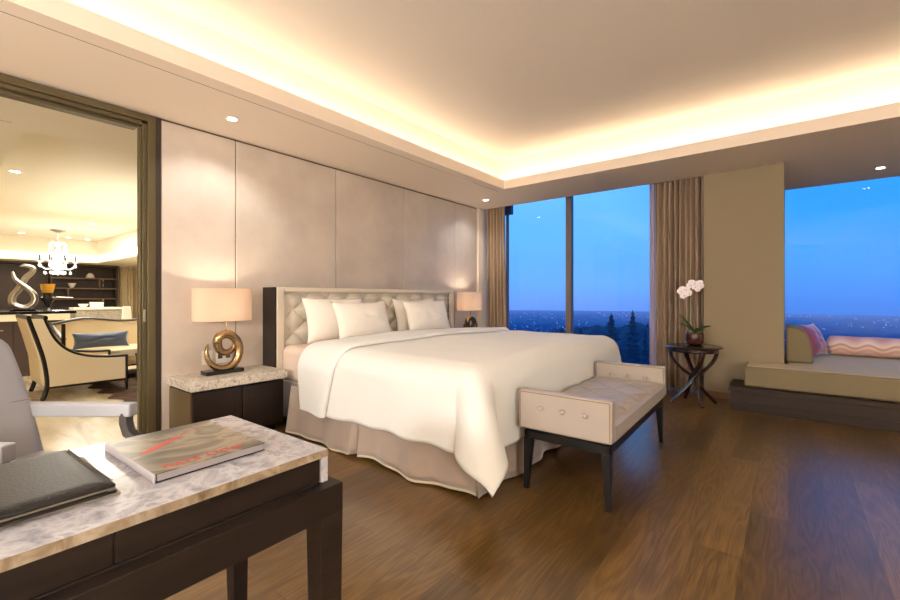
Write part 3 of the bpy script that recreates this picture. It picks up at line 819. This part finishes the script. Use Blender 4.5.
for s in (-1,1): MB().lathe([(.001,-.01),(.03,-.008),(.035,0),(.03,.008),(.001,.01)],16).xform(Matrix.Translation((s*1.05,0,.118))@Matrix.Rotation(PI/2,4,'Y')).build('end_button', PINKS, bo, local=True, smooth='all')

# ================================================================== LIVING ROOM beyond the opening
# ceiling
c=MB(); c.box(-5.3,W-.16,-1.6,5.2,SZ,SZ+.2); c.box(-16,-5.3,-1.6,.6,SZ,SZ+.2)
c.build('ceiling_living_soffit', LRC, kind=ST, merge=False)
c=MB(); c.box(-17.3,-16,-1.6,5.2,2.20,2.95); c.box(-16,-5.3,3.34,5.2,2.20,2.95)
c.build('ceiling_living_bulkhead', LRC, kind=ST, merge=False)
B(-16.2,-5.2,.5,3.5,2.84,2.95).build('ceiling_living_tray', LRC, kind=ST)
B(-5.16,-5.155,-1.6,.51,SZ-.001,SZ+.01).build('trim_living_groove', GROOVE, kind=ST)
c=MB(); c.box(-15.99,-15.97,.6,3.32,2.24,2.40); c.box(-15.97,-9.0,3.31,3.335,2.24,2.40)
c.build('trim_living_cove_light', COVEL, kind=ST, merge=False)
B(-17.4,-17.3,-1.6,5.2,0,2.95).build('wall_living_far', BEIGEW, kind=ST)
B(-17.3,W-.16,5.2,5.3,0,2.95).build('wall_living_right', BEIGEW, kind=ST)
B(-17.3,W-.16,-1.7,-1.6,0,2.95).build('wall_living_left', BEIGEW, kind=ST)
LW=(255,244,226)
light('living_tray_fill','AREA',(-8.5,2.0,2.80),120,LW,(2.2,1.6))
light('living_tray_fill','AREA',(-12.5,2.0,2.80),120,LW,(2.5,1.6))  # area lights added below the tray as general fill, no fixtures there
light('living_up_fill','AREA',(-9.0,2.1,1.9),30,LW,(4,1.4),(PI,0,0))
light('living_up_fill','AREA',(-13.6,2.1,1.7),20,LW,(3,1.4),(PI,0,0))  # upward area lights added in mid-air to brighten the living room ceiling
for loc,lb in (((-7.9,.81,2.84),'living room downlight nearest the opening, high in the tray'),
               ((-12.2,2.46,2.84),'living room downlight right of the chandelier, upper one'),
               ((-15.6,3.05,2.84),'living room downlight farthest toward the curtained corner'),
               ((-15.5,2.62,2.84),'living room downlight just left of the farthest corner one'),
               ((-15.3,1.68,2.84),'living room downlight left of the chandelier stem')):
    t=thing('recessed_downlight', loc, lb, 'ceiling light', 'recessed ceiling downlights')
    MB().lathe([(.05,-.002),(.075,-.006),(.078,.0),(.05,.0)],20,loc).build('trim_ring', RING, t, smooth=True)
    MB().lathe([(.001,-.003),(.05,-.003),(.05,-.001),(.001,-.001)],16,loc).build('lens', LENS, t)
# far dark shelf wall
sh=thing('shelf_wall_unit',(-17.1,1.6,0),'dark brown built-in shelving covering the far living room wall','shelving')
B(-17.28,-17.22,-1.2,4.05,0,2.20).build('back_panel', SHELFW, sh)
for z in (1.14,1.46,1.77): B(-17.22,-16.85,2.45,4.0,z-.018,z+.018).build('shelf', SHELFE, sh)
B(-17.22,-16.86,2.45,2.49,.8,2.18).build('upright', SHELFW, sh)
B(-17.22,-16.86,2.83,2.86,1.15,1.45).build('divider', SHELFE, sh); B(-17.22,-16.86,3.58,3.61,1.48,1.76).build('divider', SHELFE, sh)
B(-17.22,-16.82,4.0,4.05,0,2.20).build('upright', SHELFW, sh)
B(-17.22,-16.80,-1.2,4.0,2.14,2.20).build('top_board', SHELFW, sh)
B(-17.22,-16.82,-1.2,4.0,0,.86).build('base_cabinet', SHELFW, sh)
for z in (1.2,1.75): B(-17.215,-17.20,-1.0,2.3,z,z+.004).build('panel_seam', SHELFE, sh)
def bowl(loc,r,h,label,grp=None):
    return MB().lathe([(.001,0),(r*.4,0),(r*.75,h*.45),(r,h),(r*.94,h),(r*.68,h*.5),(.001,.02)],24,loc).build('bowl', WHITEC, smooth=True,label=label,cat='bowl')
bowl((-16.98,2.95,1.478),.10,.14,'white bowl on the middle shelf of the far shelving')
bowl((-13.05,2.95-.48,.955),.10,.08,'low white bowl standing on the grey sideboard top')
k=MB()
for i in range(9):
    a=math.radians(10+i*20); k.tube([(-16.98,3.38,1.79),(-16.98,3.38+.06*math.cos(a),1.79+.10*math.sin(a)),(-16.98,3.38+.11*math.cos(a),1.79+.155*math.sin(a))],[.012,.022,.012],8)
k.ball((-16.98,3.38,1.80),.04,(1,1.6,.6),10,6)
k.build('shell_ornament', WHITEC, smooth=True,label='fan shaped shell ornament on the top shelf', cat='ornament')
for loc,lb in (((-16.98,3.70,1.478),'clear glass candlestick on the middle shelf by the divider'),((-16.98,3.70,.86),'clear glass candlestick on the base cabinet at the shelving end')):
    t=thing('glass_candlestick',loc,lb,'candlestick')
    MB().lathe([(.001,0),(.045,0),(.04,.02),(.012,.04),(.02,.09),(.012,.14),(.04,.17),(.04,.24),(.001,.24)],16,loc).build('holder', CGLASS, t, smooth=True)
    MB().lathe([(.001,.24),(.02,.24),(.02,.27),(.001,.27)],12,loc).build('candle', WHITEC, t, smooth=True)
curtain('curtain',-.2,.2,0,0,2.19,5,.04,BEIGEW,'pale beige curtain at the end of the far shelving')
cr=[o for o in COL.objects if o.get('label')=='pale beige curtain at the end of the far shelving'][0]
cr.rotation_euler=(0,0,PI/2); cr.location=(-17.05,4.3,0.0)
# sideboard + box
sb=thing('grey_sideboard',(-13.0,2.75,0),'silver grey sideboard behind the cream sofa','cabinet')
B(-13.25,-12.8,2.28,3.16,.08,.90).build('body', SIDEB, sb, bev=.005)
B(-13.28,-12.77,2.25,3.19,.90,.95).build('top', WHITEC, sb, bev=.005)
for y0,y1 in ((2.30,2.71),(2.73,3.14)):
    d=B(-12.80,-12.78,y0,y1,.12,.87).build('door', SIDEB, sb, bev=.003)
    MB().ball((-12.77,2.72+(-.06 if y0<2.5 else .06),.80),.015).build('knob', SILV, d, smooth='all')
for y in (2.31,3.13):
    for x in (-13.2,-12.85): B(x-.02,x+.02,y-.02,y+.02,0,.08).build('leg', BLACKW, sb)
wb=B(-13.12,-12.95,2.60,2.83,.952,1.07).build('gift_box', WHITEC, bev=.004,label='square white box on the grey sideboard top', cat='box')
B(-13.125,-12.945,2.595,2.835,1.045,1.075).build('lid', WHITEC, wb, bev=.003)
# white dining chair beyond
wc=thing('white_dining_chair',(-12.0,3.25,0),'white fabric dining chair at the right of the grey sideboard','chair')
MB().prism([(2.99,.45),(3.22,.45),(3.18,.98),(3.02,.98)],'x',-12.25,-12.18).build('backrest', WHITEC, wc, bev=.02)
B(-12.2,-11.75,2.98,3.24,.40,.48).build('seat', WHITEC, wc, bev=.02)
for x in (-12.2,-11.8):
    for y in (3.01,3.21): B(x-.015,x+.015,y-.015,y+.015,0,.40).build('leg', BLACKW, wc)
# bar counter
br=thing('bar_counter',(-9.2,.5,0),'dark bar counter with black top and glowing cream band','counter')
B(-9.5,-8.9,-1.2,1.60,.94,.985).build('countertop', BLKST, br, bev=.004)
B(-9.42,-8.98,-1.2,1.54,.84,.94).build('lit_band', BARG, br)
B(-9.40,-9.02,-1.2,1.50,0,.84).build('body', BARW, br)
for y in (.3,.9): B(-9.018,-9.012,y,y+.004,.02,.82).build('panel_seam', BLKST, br)
B(-9.015,-9.0,.62,.80,.70,.712).build('handle', SILV, br)
# infinity sculpture
sx_,sy_=-9.2,1.02
ss=thing('ribbon_sculpture',(sx_,sy_,.985),'twisted silver ribbon sculpture standing on the bar counter','sculpture')
B(-.08,.08,-.12,.12,0,.03).build('base', BLKST, ss, local=True, bev=.004)
pts=[];rad=[]
ctrl=[(-.04,.52),(-.075,.62),(-.03,.50),(.02,.40),(.085,.29),(.13,.19),(.10,.08),(.02,.045),(-.07,.07),(-.11,.16),(-.085,.27),(-.02,.37),(.05,.47),(.09,.58),(.13,.70),(.06,.72),(-.01,.66)]
def catmull(c,n=6):
    out=[]
    for i in range(len(c)-1):
        p0=c[max(0,i-1)];p1=c[i];p2=c[i+1];p3=c[min(len(c)-1,i+2)]
        for j in range(n):
            t=j/n; out.append(tuple(.5*((2*p1[k])+(-p0[k]+p2[k])*t+(2*p0[k]-5*p1[k]+4*p2[k]-p3[k])*t*t+(-p0[k]+3*p1[k]-3*p2[k]+p3[k])*t**3) for k in range(len(p1))))
    out.append(tuple(c[-1])); return out
ctrl=[(-.105,.60),(-.085,.50),(-.02,.42),(.06,.34),(.125,.25),(.13,.14),(.06,.06),(-.03,.055),(-.105,.12),(-.10,.23),(-.04,.33),(.0,.42),(.045,.52),(.11,.60),(.12,.67),(.03,.70),(-.03,.68)]
cp=catmull(ctrl)
for i,(y,z) in enumerate(cp):
    k=i/(len(cp)-1); w_=math.sin(PI*min(1,k*1.02))**.4
    pts.append((.03*math.sin(k*2*PI),y,z)); rad.append((.012+.05*w_,.006+.040*w_))
MB().tube(pts,rad,12,up=(1,0,0)).build('ribbon', SILV, ss, local=True, smooth='all')
B(-.05,.08,-.14,.14,0,.02).build('foot_plate', BLKST, ss, local=True)
hv=thing('hurricane_vase',(-9.1,1.29,.985),'amber and smoked glass hurricane vase on the bar counter','vase')
MB().lathe([(.001,0),(.06,0),(.05,.015),(.02,.05),(.03,.09),(.085,.17),(.095,.21),(.06,.22),(.066,.28),(.055,.29),(.001,.23)],24,(0,0,0)).build('smoked_bowl', SMOKE, hv, local=True, smooth=True)
MB().lathe([(.066,.282),(.078,.33),(.092,.42),(.088,.42),(.070,.33),(.060,.29)],24,(0,0,0)).build('amber_cup', AMBER, hv, local=True, smooth=True)
MB().bar((0,.10,.215),(0,.30,.205),.008,.008).build('spoon_handle', SILV, hv, local=True)
# chandelier
cz0=2.84; cx_,cy_=-14.0,2.17
cd=thing('crystal_chandelier',(cx_,cy_,cz0),'crystal chandelier with candle arms hanging in the living room','chandelier')
MB().lathe([(.001,0),(.14,0),(.13,-.03),(.04,-.06),(.001,-.06)],24,(0,0,0)).build('canopy', SILV, cd, local=True, smooth=True)
MB().tube([(0,0,-.05),(0,0,-.32)],.012,8).build('chain', SILV, cd, local=True)
MB().lathe([(.001,-.30),(.06,-.32),(.09,-.36),(.03,-.42),(.05,-.5),(.1,-.56),(.04,-.64),(.03,-.74),(.09,-.82),(.13,-.88),(.10,-.95),(.03,-1.0),(.05,-1.05),(.001,-1.1)],20,(0,0,0)).build('body', CHAND, cd, local=True, smooth=True)
for i in range(8):
    a=i*PI/4+.2; c_,s_=math.cos(a),math.sin(a)
    pts=[(r*c_,r*s_,z) for r,z in ((.05,-.86),(.14,-.95),(.24,-.96),(.32,-.90),(.35,-.82),(.34,-.78))]
    ar=MB().tube(pts,.015,6).lathe([(.001,0),(.05,.01),(.06,.03),(.02,.03)],10,(.35*c_,.35*s_,-.80)).build('arm', CHAND, cd, local=True, smooth=True, merge=False)
    MB().tube([(.35*c_,.35*s_,-.78),(.35*c_,.35*s_,-.62)],.014,8).build('candle', CANDLE, ar, local=True)
    for r,z in ((.35,-.86),(.25,-1.03),(.14,-1.02)):
        MB().ball((r*c_,r*s_,z-.02),.026,(1,1,1.5),6,4).build('crystal_drop', CHAND, ar, local=True)
for i in range(6):
    a=i*PI/3; c_,s_=math.cos(a),math.sin(a)
    pts=[(r*c_,r*s_,z) for r,z in ((.03,-.34),(.12,-.30),(.17,-.37),(.13,-.44),(.16,-.52),(.22,-.58),(.18,-.66),(.08,-.62))]
    MB().tube(pts,.015,6).ball((.17*c_,.17*s_,-.48),.022,(1,1,1.4),6,4).ball((.22*c_,.22*s_,-.64),.024,(1,1,1.4),6,4).build('upper_scroll', CHAND, cd, local=True, smooth=True, merge=False)
light('chandelier_lamp','POINT',(cx_,cy_,cz0-1.25),25,LW,.1)

# rug
rg=MB(); ro=[(-5.75,1.45),(-7.25,1.42),(-8.4,1.6),(-8.5,3.6),(-5.7,3.7)]
def rgf(u,v):
    x=-8.5+2.75*u; y=1.46+2.2*v
    x+=.04*math.sin(v*30); y+=.05*math.sin(u*37)*(1-v)
    return (x,y,.002+.004*noise.noise(Vector((x*9,y*9,0))))
rg.grid(rgf,90,70).build('fur_rug', RUG, smooth='all', label='dark brown fur rug under the living room seating', cat='rug', solid=.004)
# armchair
ac=thing('cream_armchair',(-7.02,1.30,0),'cream armchair with dark framed sloping arms seen from its side','armchair')
outer=[(.775,.955),(.80,.86),(.845,.715),(.895,.47),(.925,.215),(.935,.125)]
curve=[(.925,.955),(.962,.84),(1.03,.685),(1.145,.557),(1.305,.482),(1.517,.448),(1.715,.442)]
for X0,X1,nm in ((-6.77,-6.72,'near'),(-7.56,-7.51,'far')):
    body=[(y+.02,z) for y,z in [(.79,.95),(.86,.72),(.91,.47),(.94,.145)]]+[(1.70,.15),(1.70,.43)]+[(y,z-.01) for y,z in curve[::-1][1:]]
    sp_=MB().prism(body,'x',X0,X1).build('side_panel', CREAMU, ac, bev=.004)
    x=(X0+X1)/2
    MB().tube([(x,y,z) for y,z in catmull(curve,5)],[(.034,.019)]*(len(catmull(curve,5))),8,up=(1,0,0)).build('arm_rail', BLACKW, sp_, smooth=True)
    MB().tube([(x,y,z) for y,z in catmull([(.80,.955),(.865,.715),(.925,.47),(.955,.21),(.94,.09),(.91,0)],5)],[(.034,.024)]*26,8,up=(1,0,0)).build('rear_stile', BLACKW, sp_, smooth=True)
    MB().tube([(x,.95,.142),(x,1.71,.142)],[(.036,.016)]*2,8,up=(1,0,0)).build('bottom_rail', BLACKW, sp_, smooth=True)
    MB().tube([(x,1.705,.45),(x,1.705,.14),(x,1.715,0)],[(.034,.022),(.034,.022),(.02,.014)],8,up=(1,0,0)).build('front_leg', BLACKW, sp_, smooth=True)
def acb(u,v):
    y=[.80,.86,.91,.935][0]; 
    k=v*3; i=min(2,int(k)); f_=k-i; ys=[.805,.862,.915,.94]; zs=[.95,.715,.47,.16]
    return (-7.57+.82*u, ys[i]*(1-f_)+ys[i+1]*f_, zs[i]*(1-f_)+zs[i+1]*f_)
MB().grid(acb,6,12).build('back_panel', CREAMU, ac, solid=.05, smooth='all')
MB().tube([(-7.59,.80,.96),(-6.73,.80,.96)],[(.03,.022)]*2,8).tube([(-7.59,.94,.955),(-6.73,.94,.955)],[(.03,.02)]*2,8).build('top_rail', BLACKW, ac, smooth=True)
B(-7.55,-6.77,.95,1.69,.16,.40).build('seat_cushion', CREAMU, ac, bev=.03)
MB().tube([(-7.59,1.70,.142),(-6.73,1.70,.142)],[(.02,.02)]*2,8).build('front_rail', BLACKW, ac, smooth=True)
# sofa
sf=thing('cream_sofa',(-8.15,2.1,0),'cream camelback sofa with dark trim behind the armchair','sofa')
top=[(1.20,.80),(1.30,.815),(1.42,.85),(1.58,.878),(1.75,.868),(1.95,.835),(2.10,.822),(2.3,.835),(2.5,.868),(2.7,.878),(2.85,.85),(2.98,.815),(3.08,.80)]
MB().prism([(1.20,.2)]+[(y,z-.01) for y,z in top]+[(3.08,.2)],'x',-8.55,-8.38).build('backrest', CREAMU, sf, bev=.02)
MB().tube([(-8.46,y,z) for y,z in catmull(top,4)],[(.10,.016)]*(len(catmull(top,4))),8,up=(1,0,0)).build('top_rail', BLACKW, sf, smooth=True)
B(-8.38,-7.62,1.28,3.0,.30,.44).build('seat_cushion', CREAMU, sf, bev=.03)
B(-8.5,-7.60,1.20,3.08,.20,.30).build('seat_frame', CREAMU, sf, bev=.006)
B(-8.5,-7.585,1.20,3.08,.185,.205).build('bottom_rail', BLACKW, sf)
for s,y in ((-1,1.235),(1,3.045)):
    a=MB().prism([(-8.45,.30),(-7.62,.30),(-7.62,.62),(-7.9,.66),(-8.2,.72),(-8.45,.80)],'y',y-.03,y+.03).build('arm', CREAMU, sf, bev=.01)
    MB().tube([(-7.62,y,.63),(-7.9,y,.67),(-8.2,y,.73),(-8.45,y,.81)],[(.02,.034)]*4,8).build('arm_rail', BLACKW, a, smooth=True)
    MB().tube([(-7.61,y,.84 if s<0 else .64),(-7.61,y,.18),(-7.61,y,0)],[(.022,.022),(.022,.022),(.014,.014)],8).build('front_post', BLACKW, a, smooth=True)
for y in (1.24,3.04): B(-8.5,-8.46,y-.02,y+.02,0,.19).build('leg', BLACKW, sf)
pillow('lumbar_pillow', .68,.24,.13, BLUEV, (-7.95,1.72,.448), math.radians(-12), math.radians(90), label='long blue grey lumbar pillow on the cream sofa', cat='pillow')
# low table just inside the opening's right jamb
ct=thing('low_table',(-6.95,2.30,0),'dark framed low table at the right of the armchair','table')
B(-7.3,-6.6,1.95,2.65,.36,.40).build('tabletop', BLACKW, ct, bev=.004)
B(-7.25,-6.65,2.0,2.6,.14,.16).build('lower_shelf', WHITEC, ct)
for x in (-7.27,-6.63):
    for y in (1.98,2.62): B(x-.018,x+.018,y-.018,y+.018,0,.36).build('leg', BLACKW, ct)

# ================================================================== OUTSIDE
def ground_mat():
    m=bpy.data.materials.new('dusk_city_ground'); m.use_nodes=True; nt=m.node_tree; nt.nodes.clear()
    o=nt.nodes.new('ShaderNodeOutputMaterial'); e=nt.nodes.new('ShaderNodeEmission'); L(m,e.outputs[0],o.inputs['Surface'])
    tc=N(m,'ShaderNodeTexCoord'); ln=N(m,'ShaderNodeVectorMath'); ln.operation='LENGTH'; L(m,tc.outputs['Object'],ln.inputs[0])
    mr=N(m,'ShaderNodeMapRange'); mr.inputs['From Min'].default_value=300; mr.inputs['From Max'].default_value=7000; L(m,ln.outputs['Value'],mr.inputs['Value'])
    base=ramp(m,mr.outputs[0],[(0,(6,26,70)),(.3,(10,42,106)),(.42,(16,60,136)),(.56,(34,84,164)),(.8,(62,104,186)),(1,(82,122,204))])  # aerial haze painted into the ground colour, paler with distance
    n=N(m,'ShaderNodeTexNoise'); n.inputs['Scale'].default_value=.006; n.inputs['Detail'].default_value=8; n.inputs['Roughness'].default_value=.75
    L(m,tc.outputs['Object'],n.inputs['Vector'])
    r2=ramp(m,n.outputs['Fac'],[(.50,(0,0,0)),(.60,(60,80,110)),(.75,(120,130,160))])
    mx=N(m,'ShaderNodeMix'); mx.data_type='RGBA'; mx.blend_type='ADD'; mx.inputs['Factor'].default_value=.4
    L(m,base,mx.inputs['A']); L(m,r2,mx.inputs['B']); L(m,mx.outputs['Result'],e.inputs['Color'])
    return m
GZ=-230
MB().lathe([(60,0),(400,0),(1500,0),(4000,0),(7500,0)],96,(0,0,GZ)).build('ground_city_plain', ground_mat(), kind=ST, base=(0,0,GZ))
CITYL=[mat('city_lights_white',(90,120,180),.9,emit=(140,158,214),estr=.62), ]
random.seed(3)
cb_=MB()
for i in range(2600):
    d=2500+4300*random.random()**1.1; a=math.radians(random.uniform(-45,75)+0)
    x=-d*math.sin(a); y=d*math.cos(a)
    if y<200 or noise.noise(Vector((x*.0016,y*.0009,2)))<-.05: continue
    s=d/425*random.uniform(.15,.8)*random.random(); h=d/425*random.uniform(.1,.7)+1
    cb_.box(x-s,x+s,y-s,y+s,GZ,GZ+h)
cb_.build('city_buildings', CITYL[0], label='pale clusters of distant city buildings and lights', cat='buildings', kind='stuff', merge=False, base=(0,1000,GZ))
# wooded hill close to the window
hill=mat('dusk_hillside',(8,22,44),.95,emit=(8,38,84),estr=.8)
def hf(u,v):
    x=-75+85*u; y=16+70*v
    rid=-2.3-.12*max(0,-14-x)-.55*max(0,x+8)
    k=max(0,min(1,(y-30)/22)); k=k*k*(3-2*k); k2=max(0,min(1,(y-56)/26))
    z=-17*(1-k)+rid*k
    z=z*(1-k2)-40*k2
    return (x,y,z+.5*noise.noise(Vector((x*.25,y*.25,1)))+.9*noise.noise(Vector((x*.9,y*.9,4)))*k*(1-k2))
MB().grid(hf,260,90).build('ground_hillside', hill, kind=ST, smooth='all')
def conifer(x,y,zb,h,r,label,seed):
    rnd=random.Random(seed)
    t=thing('conifer_tree',(x,y,zb),label,'tree','conifers on the slope below the window')
    MB().lathe([(.25,0),(.16,h*.5),(.04,h*.98)],8,(0,0,0)).build('trunk', TRUNK, t, local=True)
    mb=MB()
    tiers=int(h*2.6)
    for i in range(tiers):
        k=i/tiers; z=h*(.06+.92*k); rr=r*((1-k)**.85 if r>1.4 else (1-k**3)**.8)+.1
        nb=max(5,int(11*(1-k))+4)
        for j in range(nb):
            a=2*PI*j/nb+rnd.random()*.8; l_=rr*rnd.uniform(.5,1.2); w_=l_*.28+.10
            c_,s_=math.cos(a),math.sin(a)
            dz=-.28*l_+rnd.uniform(-.1,.2)
            p0=(0,0,z+.25); p1=(c_*l_*.55-s_*w_,s_*l_*.55+c_*w_,z+dz*.4); p2=(c_*l_,s_*l_,z+dz); p3=(c_*l_*.55+s_*w_,s_*l_*.55-c_*w_,z+dz*.4)
            v=[mb.bm.verts.new(q_) for q_ in (p0,p1,p2,p3)]; mb._face(v[:3]); mb._face([v[0],v[2],v[3]])
            q0=mb.bm.verts.new((c_*l_*.4,s_*l_*.4,z-.35)); mb._face([v[1],v[2],q0]); mb._face([v[2],v[3],q0])
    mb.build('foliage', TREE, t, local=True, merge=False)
    return t
trees=[]
rnd=random.Random(5)
import bisect
A_=math.atan2(338,425)
def at_dir(tanr, depth):   # tanr = right/forward ratio from the room's viewing axis, plain world conversion
    return (-math.sin(A_)*depth+math.cos(A_)*tanr*depth, math.cos(A_)*depth+math.sin(A_)*tanr*depth)
spec=[(.380,44,-.30),(.430,42,.15)]
for row,dp in enumerate((34,37.5,41,45,49)):
    nn=5
    for j in range(nn):
        tr=.12+.085*j+(0,.042,.02,.064,.0)[row]+rnd.uniform(-.006,.006)
        vv=.058 if tr<.30 else max(.052,.062-(tr-.27)*.10)
        if tr<.26: vv=.078-(tr-.12)*.08
        spec.append((tr,dp+rnd.uniform(-.4,.4),1.2-dp*(vv+.004*(4-row))+rnd.uniform(-.5,.25)))
descr=['tall pointed conifer left of the tallest one in the tree line','tallest conifer, its tip against the horizon near the sheer curtain']
for i,(tr,dp,zt_) in enumerate(spec):
    if i>1 and min(abs(tr-.380),abs(tr-.430))<.03 and 37<dp<46: continue
    x,y=at_dir(tr,dp)
    h=(13 if dp<43 else 8)+rnd.uniform(-1,1)
    lb=descr[i] if i<2 else 'dark conifer in the dense tree line below the left window'
    t=conifer(x,y,zt_-h,h,(2.1 if i<2 else 1.5),lb,i)

# world: dusk sky
w_=bpy.data.worlds.new('dusk'); sc.world=w_; w_.use_nodes=True; nt=w_.node_tree; nt.nodes.clear()
class FW: pass
fw=FW(); fw.node_tree=nt
o=nt.nodes.new('ShaderNodeOutputWorld'); bg=nt.nodes.new('ShaderNodeBackground'); L(fw,bg.outputs[0],o.inputs[0])
tc=N(fw,'ShaderNodeTexCoord'); sp=N(fw,'ShaderNodeSeparateXYZ'); L(fw,tc.outputs['Generated'],sp.inputs[0])
mr=N(fw,'ShaderNodeMapRange'); mr.inputs['From Min'].default_value=-.06; mr.inputs['From Max'].default_value=.34; L(fw,sp.outputs['Z'],mr.inputs['Value'])
ra=ramp(fw,mr.outputs[0],[(0,(94,134,214)),(.12,(104,148,228)),(.25,(100,162,242)),(.5,(98,174,253)),(1,(118,190,255))])
rb=ramp(fw,mr.outputs[0],[(0,(60,112,200)),(.12,(60,124,214)),(.25,(64,142,232)),(.5,(60,152,242)),(1,(40,142,244))])
mr2=N(fw,'ShaderNodeMapRange'); mr2.inputs['From Min'].default_value=-.30; mr2.inputs['From Max'].default_value=.02; L(fw,sp.outputs['X'],mr2.inputs['Value'])
mx=N(fw,'ShaderNodeMix'); mx.data_type='RGBA'; L(fw,mr2.outputs[0],mx.inputs['Factor']); L(fw,ra,mx.inputs['A']); L(fw,rb,mx.inputs['B'])
cl=N(fw,'ShaderNodeTexNoise'); cl.inputs['Scale'].default_value=3; cl.inputs['Detail'].default_value=4
mpp=N(fw,'ShaderNodeMapping'); mpp.inputs['Scale'].default_value=(1,1,6); L(fw,tc.outputs['Generated'],mpp.inputs[0]); L(fw,mpp.outputs[0],cl.inputs['Vector'])
clr=ramp(fw,cl.outputs['Fac'],[(.4,(248,248,248)),(.7,(255,255,255))])
mm=N(fw,'ShaderNodeMix'); mm.data_type='RGBA'; mm.blend_type='MULTIPLY'; mm.inputs['Factor'].default_value=1
L(fw,mx.outputs['Result'],mm.inputs['A']); L(fw,clr,mm.inputs['B']); L(fw,mm.outputs['Result'],bg.inputs['Color'])
bg.inputs['Strength'].default_value=1.42

# ================================================================== CAMERA
cam=bpy.data.cameras.new('camera'); co=bpy.data.objects.new('camera',cam); COL.objects.link(co)
co.location=(0,0,1.2); co.rotation_euler=(PI/2,0,A_)
cam.sensor_width=36; cam.lens=425/900*36; cam.shift_y=-3/900; cam.clip_end=20000; cam.clip_start=.05
sc.camera=co
sc.view_settings.view_transform='Standard'; sc.view_settings.look='None'; sc.view_settings.exposure=0; sc.view_settings.gamma=1
sc.view_settings.use_white_balance=True; sc.view_settings.white_balance_temperature=6150
sc.cycles.use_denoising=True
sc.cycles.max_bounces=10; sc.cycles.diffuse_bounces=5; sc.cycles.glossy_bounces=4; sc.cycles.transparent_max_bounces=12
sc.cycles.sample_clamp_indirect=6
sc.cycles.caustics_reflective=False; sc.cycles.caustics_refractive=False
